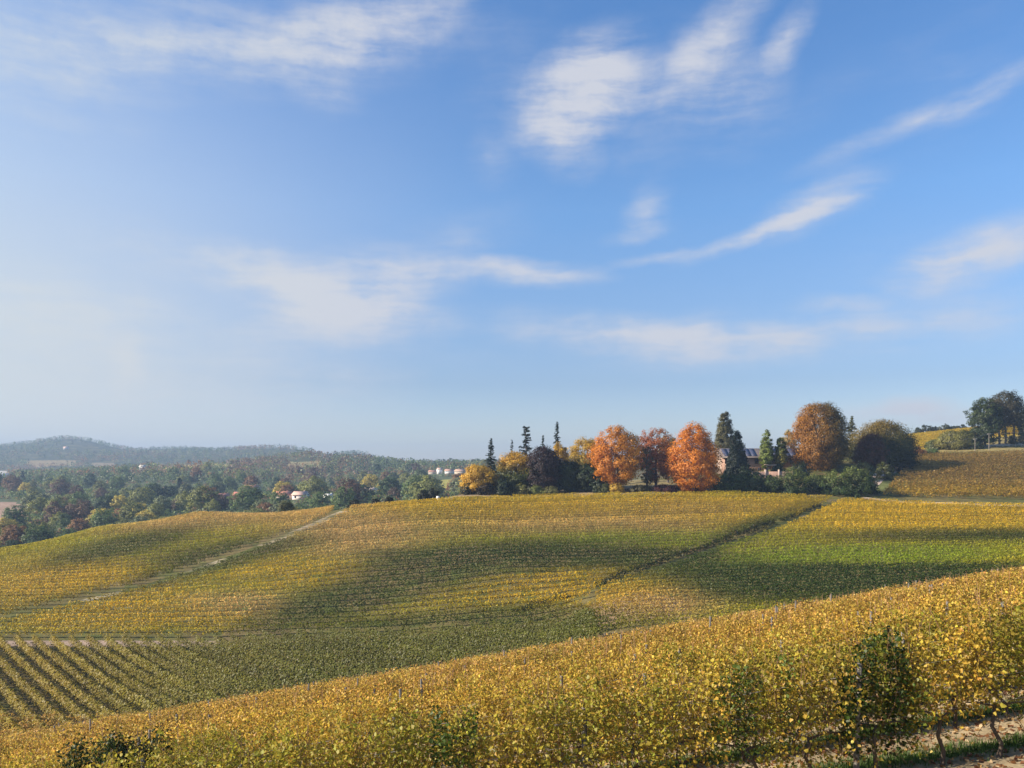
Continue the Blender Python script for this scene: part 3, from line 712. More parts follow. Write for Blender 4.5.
def crown_mesh(mb, h0, h1, w, prof, colfn, leaf=.42, clumps=120, per=60, d=None, rough=.10, inner=.45):
    d = d or w
    cpnt, t = crown_points(clumps, prof, w, d, h0, h1, inner)
    lob = 1 + rough * rng.normal(size=(len(cpnt), 1)); cpnt[:, :2] *= lob
    cpnt[:, 2:] += rough * .1 * (h1 - h0) * rng.normal(size=(len(cpnt), 1)).clip(-1.5, 1.5)
    rad = (w * .085 + .30) * (.7 + .6 * rng.random(len(cpnt)))
    idx = np.repeat(np.arange(len(cpnt)), per); m = len(idx)
    off = unit(rng.normal(size=(m, 3))) * (rng.random((m, 1)) ** .45) * rad[idx, None] * np.array((1.1, 1.1, .85))
    P = cpnt[idx] + off
    cen = np.array((0, 0, h0 + .4 * (h1 - h0)))
    Nn = unit(off) * .6 + unit(P - cen) * .9 + .38 * rng.normal(size=(m, 3)) + np.array((0, 0, .25))
    tt = np.clip((P[:, 2] - h0) / (h1 - h0), 0, 1)
    C = colfn(P, tt, t[idx])
    cj = (1 + .16 * rng.normal(size=(len(cpnt), 1)))[idx]; lj = 1 + .2 * rng.normal(size=(m, 1))
    leaves(mb, P, Nn, leaf * (.65 + .7 * rng.random(m)), C * np.clip(cj * lj, .4, 1.8))

def limbs(mb, h, r, w, c=(.10, .08, .065), n=6, fork=.35):
    j = lambda s: rng.normal() * s
    mb.tube([(0, 0, -.4), (j(.1), j(.1), h * .3), (j(.2), j(.2), h * .6), (j(.3), j(.3), h * .86)], [r * 1.2, r * .9, r * .6, r * .15], c, 8)
    for k in range(n):
        a = 2 * math.pi * k / n + j(.3); z0 = h * (fork + .3 * rng.random()); L_ = w * .36
        mb.tube([(0, 0, z0), (L_ * .5 * math.cos(a), L_ * .5 * math.sin(a), z0 + h * .12), (L_ * math.cos(a), L_ * math.sin(a), z0 + h * .27)], [r * .42, r * .26, r * .08], c, 5)

def two(c1, c2, f):
    c1 = np.array(c1); c2 = np.array(c2)
    return lambda P, t, tc: c1 + (c2 - c1) * np.clip(f(P, t) + .18 * rng.normal(size=len(P)), 0, 1)[:, None]
def flat(c): 
    c = np.array(c); return lambda P, t, tc: np.tile(c, (len(P), 1))

def place(px, D): x = wx(px, D); return x, D, z1(x, D)
def height(px, D, top): x, y, z = place(px, D); return (HOR - top) / F * D - z

def broad_tree(name, px, D, top, width_px, label, colfn, prof=egg, low=.12, leaf=.32, clumps=150, per=80, cat='tree', group=None, rough=.08, depth=None, trunk_r=None, inner=.5):
    x, y, z = place(px, D); h = height(px, D, top); w = width_px / F * D * 1.03
    root = empty(name, (x, y, z)); tag(root, label, cat, group)
    mb = MB(); limbs(mb, h * .9, trunk_r or .018 * h + .05, w); mb.build('trunk', M_BARK, root, smooth=True)
    mb = MB(); crown_mesh(mb, h * low, h * .98, w, prof, colfn, leaf, clumps, per, rough=rough, d=depth, inner=inner); mb.build('crown', M_FOL, root)
    return root

def spire(name, px, D, top, width_px, label, col=(.028, .046, .030), sparse=1.0, low=.08, n_whorl=40):
    x, y, z = place(px, D); h = height(px, D, top); w = width_px / F * D
    root = empty(name, (x, y, z)); tag(root, label, 'tree')
    mb = MB(); mb.tube([(0, 0, -.4), (0, 0, h * .5), (.05, 0, h * .97)], [.30, .18, .03], (.09, .07, .055), 7); mb.build('trunk', M_BARK, root)
    P, Nn = [], []
    for k in range(n_whorl):
        t = low + (1 - low) * (k / n_whorl) ** .92 + .01 * rng.normal(); t = min(t, .985); L0 = w / 2 * (1 - t) ** .72 * (.95 + .15 * rng.normal()) + .12
        for b in range(int(6 * sparse) + 1):
            a = rng.random() * 2 * math.pi; Lb = L0 * (.55 + .6 * rng.random()); m = max(6, int(Lb * 15))
            jt = rng.normal(); s = np.sqrt(rng.random(m)); droop = -.18 * Lb * s + .10 * Lb * s ** 3
            P.append(np.stack((np.cos(a) * Lb * s + .12 * rng.normal(size=m), np.sin(a) * Lb * s + .12 * rng.normal(size=m), h * (t + .018 * jt) + droop - .12 * rng.random(m)), -1))
            Nn.append(np.stack((np.cos(a) * .4 + .4 * rng.normal(size=m), np.sin(a) * .4 + .4 * rng.normal(size=m), .8 + .2 * rng.normal(size=m)), -1))
    P = np.concatenate(P); Nn = np.concatenate(Nn)
    C = np.array(col) * (1 + .25 * rng.normal(size=(len(P), 1))).clip(.5, 1.6)
    mb = MB(); leaves(mb, P, Nn, .40, C, aspect=.75); mb.build('crown', M_FOL, root)
    return root

def cedar(px, D, top, width_px, label):
    x, y, z = place(px, D); h = height(px, D, top); w = width_px / F * D
    root = empty('cedar_tree', (x, y, z)); tag(root, label, 'tree')
    mb = MB(); mb.tube([(0, 0, -.4), (.1, 0, h * .5), (-.05, .1, h * .97)], [.36, .24, .05], (.09, .07, .055), 7)
    cr = MB()
    for k in range(34):
        t = min(.40 + .58 * (k / 33) ** .9 + .02 * rng.normal(), .98); Lb = w / 2 * max(1.10 - t, .10) ** .5 * (.45 + .85 * rng.random())
        for a in (rng.random() * 6.3, rng.random() * 6.3):
            Lk = Lb * (.5 + .6 * rng.random()); m = int(Lk * 34) + 5
            mb.tube([(0, 0, h * t), (math.cos(a) * Lk, math.sin(a) * Lk, h * t + .15)], [.06, .015], (.09, .07, .055), 4)
            s = .25 + .8 * rng.random(m); side = .35 * s * Lk * rng.normal(size=m) * .6
            P = np.stack((math.cos(a) * Lk * s - math.sin(a) * side, math.sin(a) * Lk * s + math.cos(a) * side, h * t + .10 + .22 * s * Lk * rng.uniform(-.6, .8) + .16 * rng.normal(size=m)), -1)
            leaves(cr, P, np.array((0, 0, 1.0)) + .45 * rng.normal(size=(m, 3)), .34, np.array((.026, .042, .028)) * (1 + .25 * rng.normal(size=(m, 1))).clip(.5, 1.6))
    mb.build('trunk', M_BARK, root); cr.build('crown', M_FOL, root)
    return root

def bush(px, D, top, width_px, label, colfn, name='bush', cat='bush', group=None, clumps=45, per=45, leaf=.32, depth=None, bottom=0.0):
    x, y, z = place(px, D); h = height(px, D, top); h = max(h, .8); w = width_px / F * D * .95
    root = empty(name, (x, y, z)); tag(root, label, cat, group)
    mb = MB()
    for k in range(5):
        a = k * 1.26 + rng.normal() * .3; mb.tube([(0, 0, -.2), (.18 * w * math.cos(a), .18 * w * math.sin(a), h * .4), (.3 * w * math.cos(a), .3 * w * math.sin(a), h * .75)], [.07, .05, .015], (.09, .07, .05), 5)
    mb.build('stem', M_BARK, root)
    mb = MB(); crown_mesh(mb, -.1, h * .97, w, dome, colfn, leaf, clumps, per, rough=.12, d=depth, inner=.35); mb.build('foliage', M_FOL, root)
    return root

OR1, OR2 = (.46, .115, .022), (.52, .20, .03)
rdn = lambda f: (lambda P, t: f(P, t))
sx_ = lambda P, t: (P[:, 0] / 5.5 * .5 + .5)
GR = (.055, .080, .020); GRB = (.115, .145, .030); DG = (.026, .042, .017)

def hill_trees():
    # left grove, left to right
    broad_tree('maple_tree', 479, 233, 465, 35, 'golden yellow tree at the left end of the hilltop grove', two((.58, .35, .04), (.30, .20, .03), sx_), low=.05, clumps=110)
    spire('spruce_tree', 491, 236, 438, 19, 'slim dark spruce with pointed tip behind the golden tree at grove left end', n_whorl=38)
    broad_tree('lime_tree', 515, 238, 452, 38, 'gold topped tree with green lower branches in the hilltop grove', two((.10, .12, .028), (.55, .33, .035), lambda P, t: (t - .45) * 3), low=.06, clumps=130)
    spire('spruce_tree', 512, 262, 440, 9, 'thin distant spire tip showing left of the layered cedar', sparse=.6)
    cedar(526, 243, 426, 20, 'tall sparse cedar with flat layered branches above the purple tree')
    broad_tree('copper_beech', 543, 236, 446, 37, 'dark purple copper beech in the middle of the grove', flat((.050, .028, .027)), low=.04, clumps=170)
    spire('spruce_tree', 543, 256, 436, 13, 'short spruce tip peeping over the dark purple tree', sparse=.7)
    spire('spruce_tree', 557, 250, 421, 15, 'tallest pointed spruce of the grove, right of the purple tree', n_whorl=38)
    broad_tree('maple_tree', 559, 243, 443, 24, 'golden tree squeezed between the purple tree and a tall spruce', two((.54, .34, .035), (.10, .10, .02), lambda P, t: (.55 - t) * 3), low=.2, clumps=80)
    broad_tree('oak_tree', 569, 237, 461, 30, 'dark green broad tree low between purple and gold trees', flat((.05, .075, .022)), low=.03, clumps=110)
    broad_tree('lime_tree', 585, 240, 438, 38, 'yellow gold tree with green base left of the first orange tree', two((.09, .11, .026), (.55, .35, .035), lambda P, t: (t - .38) * 2.6), low=.04, clumps=160)
    broad_tree('holly_tree', 589, 234, 464, 22, 'small dark green tree at foot of the yellow gold tree', flat((.035, .055, .020)), low=.02, clumps=60)
    # the orange trees
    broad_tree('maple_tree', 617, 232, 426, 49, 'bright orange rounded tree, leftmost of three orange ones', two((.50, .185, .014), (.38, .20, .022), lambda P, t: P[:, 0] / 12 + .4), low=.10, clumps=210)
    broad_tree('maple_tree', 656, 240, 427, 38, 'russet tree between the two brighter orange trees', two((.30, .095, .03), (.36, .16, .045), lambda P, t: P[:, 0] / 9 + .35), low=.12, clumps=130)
    broad_tree('birch_tree', 647, 231, 440, 13, 'thin pale grey green tree in front of the russet one', flat((.16, .145, .075)), prof=column, low=.1, clumps=26, per=40)
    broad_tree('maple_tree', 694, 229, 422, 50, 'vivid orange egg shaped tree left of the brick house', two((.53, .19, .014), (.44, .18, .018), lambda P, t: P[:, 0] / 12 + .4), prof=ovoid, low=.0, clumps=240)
    broad_tree('oak_tree', 668, 252, 434, 22, 'olive tree half hidden behind russet and orange trees', flat((.17, .13, .03)), low=.1, clumps=60)
    broad_tree('poplar_tree', 725, 280, 410, 18, 'tall narrow grey green poplar behind the house roof', two((.085, .085, .04), (.13, .12, .05), lambda P, t: .5 - P[:, 0] / 6), prof=column, low=.03, clumps=190, rough=.03, inner=.7)
    broad_tree('cypress_tree', 737, 250, 431, 24, 'very dark conical cypress in front of the brick house', flat((.016, .028, .018)), prof=cone, low=.0, clumps=260, rough=.03, inner=.7)
    broad_tree('walnut_tree', 767, 256, 429, 13, 'light green tree against the house, left of a similar lower one', flat((.17, .21, .045)), prof=column, low=.12, clumps=80, rough=.05)
    broad_tree('walnut_tree', 781, 256, 434, 11, 'lower yellow green tree by the house, right of its taller twin', two((.30, .26, .05), (.11, .14, .03), lambda P, t: (t - .2) * 2.4), prof=column, low=.16, clumps=70, rough=.05)
    broad_tree('ash_tree', 788, 300, 430, 14, 'pale yellowish tree behind the right end of the house', flat((.30, .24, .10)), low=.1, clumps=40)
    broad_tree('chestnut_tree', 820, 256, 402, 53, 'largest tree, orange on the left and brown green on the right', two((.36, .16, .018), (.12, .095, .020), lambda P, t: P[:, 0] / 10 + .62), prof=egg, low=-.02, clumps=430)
    spire('larch_tree', 852, 285, 416, 20, 'pale yellowish green larch between the largest tree and a round one', col=(.15, .15, .04))
    broad_tree('lime_tree', 882, 268, 421, 62, 'broad green and gold dome shaped tree near the dirt road', two((.055, .072, .018), (.30, .20, .028), lambda P, t: (t - .45) * 1.5 - P[:, 0] / 22), prof=dome, low=.04, clumps=360)
    broad_tree('cherry_tree', 870, 258, 432, 28, 'small dull red tree in front of the broad green dome', flat((.15, .06, .035)), prof=dome, low=.14, clumps=90)
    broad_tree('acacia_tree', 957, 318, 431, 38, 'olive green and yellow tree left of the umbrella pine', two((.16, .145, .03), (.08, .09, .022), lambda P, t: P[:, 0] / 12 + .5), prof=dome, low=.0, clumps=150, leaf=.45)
    broad_tree('oak_tree', 936, 325, 440, 18, 'low green tree under the yellow hill, beside the olive tree', flat((.11, .12, .03)), prof=dome, low=.0, clumps=50, leaf=.45)
    # pine group at the right edge
    broad_tree('pine_tree', 985, 316, 398, 30, 'dark green pine leaning against the umbrella pine', two((.035, .06, .02), (.07, .09, .026), lambda P, t: t), low=.05, clumps=130, leaf=.45, rough=.14)
    x, y, z = place(1005, 320); h = height(1005, 320, 390)
    root = empty('umbrella_pine', (x, y, z)); tag(root, 'umbrella pine with bare trunks and brown green crown', 'tree')
    mb = MB()
    for dx in (-2.2, .3, 3.6): mb.tube([(dx, 0, -.4), (dx * 1.05, .2, h * .35), (dx * 1.2, .3, h * .75)], [.42, .34, .12], (.20, .14, .10), 7)
    mb.build('trunk', M_BARK, root)
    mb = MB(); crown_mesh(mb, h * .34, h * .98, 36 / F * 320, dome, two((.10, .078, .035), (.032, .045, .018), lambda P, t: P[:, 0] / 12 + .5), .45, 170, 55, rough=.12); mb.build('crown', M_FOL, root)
    for px, top, w in ((918, 428, 8), (926, 425, 13), (934, 426, 10), (944, 424, 12), (952, 426, 10), (960, 424, 12)):
        broad_tree('oak_tree', px, 458, top, w, 'little dark tree on the skyline of the yellow hill', flat((.05, .06, .03)), prof=dome, low=.0, clumps=26, per=30, leaf=.6, group='skyline trees of the yellow hill')
    broad_tree('cypress_tree', 1024, 345, 408, 10, 'dark narrow treetop on the far right beyond the pines', flat((.028, .04, .02)), prof=column, low=.0, clumps=40, leaf=.45)

    # bushes and hedges along the ridge
    HB = [(468, 231, 483, 16, (.05, .055, .025)), (486, 230, 481, 20, (.06, .045, .03)), (503, 230, 479, 20, DG), (521, 231, 484, 18, (.20, .19, .05)), (536, 231, 486, 16, (.15, .17, .045)), (550, 231, 487, 16, (.24, .23, .07)),
          (600, 231, 475, 16, DG), (606, 229, 484, 14, (.09, .10, .03)), (617, 228, 483, 15, (.42, .28, .04)), (640, 229, 486, 24, (.10, .085, .035)), (664, 229, 486, 28, (.14, .05, .04)), (690, 234, 484, 30, DG)]
    labs = ['dark low bush at the left foot of the golden tree', 'brownish bush under the slim dark spruce', 'dark green bush right of the brownish one in grove', 'yellow green bush below the gold topped tree', 'light green bush below the cedar', 'pale green round bush below the purple tree',
            'dark bush between the yellow and orange trees', 'olive bush just left of the small yellow one', 'small bright yellow bush at the foot of the left orange tree', 'dull brown green bush below the russet tree', 'dark red bush left of the middle orange tree', 'dark shaded bush under the vivid orange tree']
    for (px, D, top, w, c), lab in zip(HB, labs): bush(px, D, top, w, lab, flat(c))
    hb = [(722, 228, 474, 26), (738, 229, 473, 26), (755, 229, 472, 28), (772, 228, 474, 26), (793, 226, 467, 34), (818, 229, 474, 34), (838, 224, 470, 36), (856, 223, 466, 36), (866, 226, 475, 26)]
    hl = ['trimmed dark green hedge bush below the conical cypress, left end of hedge', 'dark green hedge bush under the house, second from hedge left end', 'dark green hedge bush directly below the house windows', 'dark green hedge bush below the garden pergola', 'tall mixed green bush left of the two largest hedge bushes', 'dark bush below the largest tree', 'big bright green bush left of the dirt road end', 'big bushy green shrub with yellowish top beside the dirt road', 'dark low bush at right end of the hedge']
    for (px, D, top, w), lab in zip(hb, hl):
        cf = two((.05, .08, .022), (.12, .155, .034), lambda P, t: (t - .4) * 1.2) if px < 780 else two((.048, .080, .020), (.17, .195, .042), lambda P, t: (t - .35) * 1.2)
        bush(px, D, top, w, lab, cf, clumps=60, name='hedge_bush')
    for px, D, top, w, c, lab in [(800, 246, 461, 22, DG, 'dark rounded shrub at the left foot of the largest tree'), (778, 252, 464, 16, (.06, .08, .025), 'green garden shrub right of the pergola'), (745, 247, 464, 24, DG, 'dark shrub at the foot of the cypress'),
                                  (862, 244, 462, 26, (.03, .045, .017), 'dark shrub between largest tree and the dirt road'), (884, 246, 462, 18, (.09, .10, .03), 'small light shrub below the broad dome tree'), (905, 260, 452, 20, (.03, .04, .016), 'dark shrub right of the broad dome tree'),
                                  (920, 300, 447, 12, (.30, .13, .04), 'small orange bush by the road bend under the yellow hill'), (933, 302, 449, 16, (.08, .12, .03), 'bright green bush right of the orange bush'), (975, 312, 440, 16, (.045, .06, .02), 'green bush at the foot of the pines'), (1016, 322, 428, 22, (.05, .065, .025), 'dark bush behind the pine trunks')]:
        bush(px, D, top, w, lab, flat(c), clumps=40)
    for px, D, top, w, lab in [(354, 226, 499, 12, 'dark bush on the hill edge at top of stepped path'), (376, 226, 499, 10, 'small dark bush second along the hill edge'), (389, 227, 497, 9, 'tiny dark bush third along the hill edge'), (424, 231, 490, 15, 'dark bush beside a bigger one on the hill edge'), (434, 231, 488, 13, 'biggest dark bush on the hill edge near the white marker'), (286, 232, 500, 20, 'green yellow bush poking above the left hill edge')]:
        bush(px, D, top, w, lab, flat((.10, .10, .03) if px < 300 else (.026, .03, .016)), clumps=30)
hill_trees()

# ------------------------------------------------------------------ farmhouse, pergola, wall, poles
def gable(mbw, mbr, w, d, hw, hr, over=.4, wc=(.5, .4, .3), rc=(.3, .12, .08)):
    """walls w x d x hw about the origin, ridge along x, roof thickness .18"""
    mbw.box((-w / 2, -d / 2, -.5), (w / 2, d / 2, hw), wc)
    for sx in (-1, 1):
        x = sx * (w / 2 - .002)
        mbw.add([(x, -d / 2, hw), (x, d / 2, hw), (x, 0, hw + hr - .02), (x, 0, hw + hr - .02)], [(0, 1, 2, 2)], np.array(wc))
    sl = hr / (d / 2)
    for sy in (-1, 1):
        y1 = sy * (d / 2 + over); z1_ = hw - over * sl + .02
        V = [(-w / 2 - over, 0, hw + hr + .02), (w / 2 + over, 0, hw + hr + .02), (w / 2 + over, y1, z1_), (-w / 2 - over, y1, z1_)]
        V += [(a, b, c + .18) for a, b, c in V]
        mbr.add(V, [(0, 1, 2, 3), (4, 7, 6, 5), (0, 4, 5, 1), (1, 5, 6, 2), (2, 6, 7, 3), (3, 7, 4, 0)], np.array(rc))

def window(root, x, y, z, w, h, fc=(.12, .08, .06)):
    mb = MB()
    for a, b in (((-w / 2 - .09, -.07, -h / 2 - .09), (-w / 2, .06, h / 2 + .09)), ((w / 2, -.07, -h / 2 - .09), (w / 2 + .09, .06, h / 2 + .09)), ((-w / 2, -.068, h / 2), (w / 2, .06, h / 2 + .09)), ((-w / 2, -.068, -h / 2 - .09), (w / 2, .06, -h / 2)), ((-.03, -.06, -h / 2), (.03, .06, h / 2))):
        mb.box(a, b, fc)
    f = mb.build('window', M_PLAIN, root, loc=(x, y, z))
    mb = MB(); mb.box((-w / 2, -.035, -h / 2), (w / 2, .0, h / 2), (.03, .035, .045)); mb.build('pane', M_GLASS, f)

def farmhouse():
    D = 268; x, y, _ = place(756, D); z = -2.6
    root = empty('farmhouse', (x, y, z)); tag(root, 'long low brick farmhouse with dark panelled roof behind the cypress', 'house')
    hw = (HOR - 456.5) / F * (D - 4) - z; rz_ = (HOR - 448.5) / F * D - z
    mw, mr = MB(), MB(); gable(mw, mr, 25.5, 9, hw, rz_ - hw - .15, over=.7, rc=(.16, .13, .12))
    mw.build('wall', M_BRICK, root); rf = mr.build('roof', M_TILE, root)
    sl = (rz_ - hw - .15) / 4.5; mb = MB()
    for i in range(13):
        x0 = -11.9 + i * 1.84
        if i in (6,): continue
        V = [(x0, -.35, hw + 4.15 * sl + .235), (x0 + 1.7, -.35, hw + 4.15 * sl + .235), (x0 + 1.7, -4.75, hw - .25 * sl + .235), (x0, -4.75, hw - .25 * sl + .235)]
        V = [(a, b, c + .03) for a, b, c in V] + [(a, b, c + .09) for a, b, c in V]
        mb.add(V, [(0, 1, 2, 3), (4, 7, 6, 5), (0, 4, 5, 1), (1, 5, 6, 2), (2, 6, 7, 3), (3, 7, 4, 0)], np.array((.05, .055, .09)))
    mb.build('solar_panels', M_PANEL, rf)
    for wx_ in (-11, -8.3, -1.2, 1.4, 4.4, 7.2, 10.4): window(root, wx_, -4.5, hw - 1.55, 1.1, 1.5)
    for wx_ in (-9.6, -.2, 3.0, 9.0): window(root, wx_, -4.5, hw - 4.4, 1.1, 1.3)
    mb = MB(); mb.box((5.4, -4.58, -.2), (6.6, -4.42, 2.0), (.10, .06, .04)); dr = mb.build('door', M_WOOD, root)
    mb = MB(); mb.box((6.42, -4.66, .95), (6.5, -4.585, 1.1), (.5, .45, .35)); mb.build('handle', M_METAL, dr)
    mb = MB(); mb.box((-12.9, -5.35, hw - .42), (12.9, -5.2, hw - .27), (.25, .22, .2)); mb.build('gutter', M_METAL, root)
    mb = MB(); mb.box((8.3, .6, hw), (9.1, 1.3, rz_ + .5), (.40, .22, .15)); mb.build('chimney', M_BRICK, rf)
    # pergola in front
    D = 254; x, y, z = place(772, D); z = z1(x, y)
    root = empty('pergola', (x, y, z)); tag(root, 'small wooden garden pergola with pale roof before the farmhouse', 'pergola')
    ht = (HOR - 465) / F * D - z; mb = MB()
    V = [(-2.3, -1.6, ht - .25), (2.3, -1.6, ht - .25), (2.3, 1.6, ht + .2), (-2.3, 1.6, ht + .2)]; V += [(a, b, c + .15) for a, b, c in V]
    mb.add(V, [(0, 3, 2, 1), (4, 5, 6, 7), (0, 1, 5, 4), (1, 2, 6, 5), (2, 3, 7, 6), (3, 0, 4, 7)], np.array((.42, .29, .19))); mb.build('roof', M_WOOD, root)
    for a in (-2.0, 0, 2.0):
        for b in (-1.4, 1.4):
            mb = MB(); mb.box((a - .08, b - .08, -.4), (a + .08, b + .08, ht - .2 + (b > 0) * .35), (.36, .25, .17)); mb.build('post', M_WOOD, root)
    # brick garden wall with pillars
    mb = MB(); D = 247; x0, x1 = wx(752, D), wx(806, D); zb = min(z1(x0, D), z1(x1, D)) - .6; zt = (HOR - 471.5) / F * D
    xm = (x0 + x1) / 2
    root = empty('garden_wall', (xm, D, zb)); tag(root, 'low brick garden wall above the hedge, below the pergola', 'wall')
    mb.box((x0 - xm, -.15, 0), (x1 - xm, .15, zt - zb), (.4, .25, .2)); mb.build('wall', M_BRICK, root)
    for i in range(5):
        a = x0 - xm + (x1 - x0) * i / 4; mb = MB(); mb.box((a - .25, -.25, 0), (a + .25, .25, zt - zb + .6), (.42, .32, .26)); mb.build('pillar', M_PLAIN, root)
farmhouse()

def poles():
    tops = []
    for px, D, top, lab in [(905, 284, 448, 'wooden utility pole at the dirt road bend'), (989, 306, 433, 'wooden utility pole in front of the pines'), (975, 300, 438, 'shorter fence like pole left of the pole before the pines')]:
        x, y, z = place(px, D); h = height(px, D, top)
        root = empty('utility_pole', (x, y, z)); tag(root, lab, 'pole')
        mb = MB(); mb.tube([(0, 0, -.5), (0, 0, h * .5), (0, 0, h)], [.12, .10, .08], (.22, .19, .16), 8); mb.build('shaft', M_WOOD, root)
        if h > 4.5:
            mb = MB(); mb.box((-.75, -.06, h - .5), (.75, .06, h - .36), (.33, .30, .26)); mb.build('crossarm', M_WOOD, root)
            for sx in (-.65, 0, .65):
                mb = MB(); mb.tube([(sx, 0, h - .36), (sx, 0, h - .2)], [.05, .035], (.6, .6, .58), 6); mb.build('insulator', M_PLAIN, root)
            tops.append((x, y, z + h - .2))
    a, b = tops[:2]
    ends = [(a, b), (b, (b[0] + 45, b[1] + 12, b[2] + 4)), ((a[0] - 62, a[1] - 2, a[2] - 4), a)]
    mb = MB()
    for p, q in ends[:2]:
        for sx in (-.65, .65):
            pts = []
            for t in np.linspace(0, 1, 13): pts.append((p[0] + (q[0] - p[0]) * t + sx, p[1] + (q[1] - p[1]) * t, p[2] + (q[2] - p[2]) * t - 1.2 * 4 * t * (1 - t) * .6))
            mb.tube(pts, [.014] * 13, (.2, .2, .2), 4)
    o = mb.build('power_line', M_METAL); tag(o, 'sagging power lines between the utility poles at right', 'power line')
    # white marker stone on the hill edge
    x, y, z = place(438, 228); mb = MB(); mb.tube([(x, y, z - .1), (x, y, z + .45), (x, y, z + 1.0)], [.62, .58, .40], (.75, .72, .66), 10)
    o = mb.build('marker_stone', M_PLAIN); tag(o, 'white marker stone on the hill edge left of the golden tree', 'marker')
    # white fence along the road by the pines
    root = empty('fence', (wx(1000, 314), 314, z1(wx(1000, 314), 314))); tag(root, 'pale post and rail fence along the road under the pines', 'fence')
    rx, ry, rz0 = root.location
    xs = np.linspace(wx(972, 314), wx(1040, 314), 12)
    for a in xs:
        mb = MB(); zz = z1(a, 314) - rz0; mb.box((a - rx - .06, -.06, zz - .3), (a - rx + .06, .06, zz + 1.1), (.5, .47, .42)); mb.build('post', M_WOOD, root)
    for hh in (.45, .95):
        mb = MB()
        mb.tube([(a - rx, -.1, z1(a, 314) - rz0 + hh) for a in xs], [.05] * len(xs), (.52, .49, .44), 4); mb.build('rail', M_WOOD, root)
poles()

# ------------------------------------------------------------------ valley: houses, woods
HOUSES = [  # px, D, row of wall foot, width m, depth, wall height, roof rise, wall, roof, label
    (143, 1120, 474.5, 8, 6, 5, 2.0, (.78, .76, .70), (.55, .5, .45), 'small white house alone on the wooded hill at left'),
    (284, 520, 498, 9, 7, 3.2, 2.0, (.62, .48, .40), (.45, .19, .13), 'pinkish house with red roof, left of two valley houses'),
    (301, 515, 497.5, 9, 7, 3.0, 2.0, (.80, .70, .62), (.55, .36, .28), 'pale roofed white house in the valley right of the pinkish one'),
    (329, 500, 498.5, 5, 4, 2.4, 1.0, (.8, .78, .72), (.7, .68, .62), 'little white hut among the valley trees'),
    (352, 640, 492.5, 22, 8, 2.5, 1.4, (.5, .36, .28), (.42, .24, .18), 'long low reddish farm shed in the valley'),
    (371, 600, 495.5, 9, 6, 2.6, 1.4, (.66, .58, .5), (.5, .38, .3), 'small beige house right of the long shed'),
    (439.5, 900, 475, 5, 6, 5.2, 1.6, (.70, .69, .67), (.42, .30, .24), 'narrow bright white house on the ridge by the grove'),
    (433, 905, 475, 9, 6, 2.8, 1.6, (.48, .40, .34), (.36, .2, .15), 'low house left of the bright white one on the ridge'),
    (449.5, 895, 475, 9, 7, 3.4, 1.8, (.66, .65, .63), (.40, .24, .18), 'broad white house right of the narrow white one'),
    (461, 880, 475, 12, 8, 3.4, 2.0, (.46, .38, .3), (.44, .28, .2), 'brownish roofed farm building nearest the golden tree'),
    (252, 700, 487, 13, 8, 4, 2.0, (.62, .5, .32), (.45, .2, .12), 'ochre house with red roof half way up the wooded slope'),
    (243, 560, 501, 12, 8, 3.0, 2.0, (.55, .36, .3), (.4, .15, .12), 'low red roofed farmhouse behind the left hill crest'),
    (222, 555, 503, 9, 7, 3.0, 1.8, (.5, .36, .3), (.36, .16, .13), 'dark red roofed barn behind the left hill crest'),
    (2, 1000, 476, 16, 10, 5, 1.5, (.75, .74, .7), (.8, .8, .78), 'long white shed at the far left edge'),
    (66, 2200, 447, 11, 9, 4, 3, (.50, .47, .43), (.6, .4, .32), 'tiny pale house high on the far blue hill'),
    (941, 460, 429.5, 9, 7, 1.4, 1.2, (.5, .42, .35), (.34, .2, .15), 'small roof peeping over the crest of the yellow hill'),
]
def houses():
    for px, D, row, w, d, hw, hr, wc, rc, lab in HOUSES:
        x = wx(px, D); z = (HOR - row) / F * D; zg = z1(x, D)
        z = zg
        root = empty('house', (x, D, z), rz=rng.normal() * .25); tag(root, lab, 'house')
        mw, mr = MB(), MB(); gable(mw, mr, w, d, hw, hr, over=.5, wc=wc, rc=rc)
        mw.box((-w / 2, -d / 2, min(zg - z, 0) - 1.0), (w / 2, d / 2, -.5), wc)
        mw.build('wall', M_PLAIN, root); rf = mr.build('roof', M_TILE, root)
        if D < 750:
            for i in range(max(2, int(w / 3.2))):
                window(root, -w / 2 + (i + .5) * w / max(2, int(w / 3.2)), -d / 2, hw * .55, 1.0, 1.3)
            mb = MB(); mb.box((w * .2, .3, hw), (w * .2 + .7, 1.0, hw + hr + .7), rc); mb.build('chimney', M_PLAIN, rf)
houses()

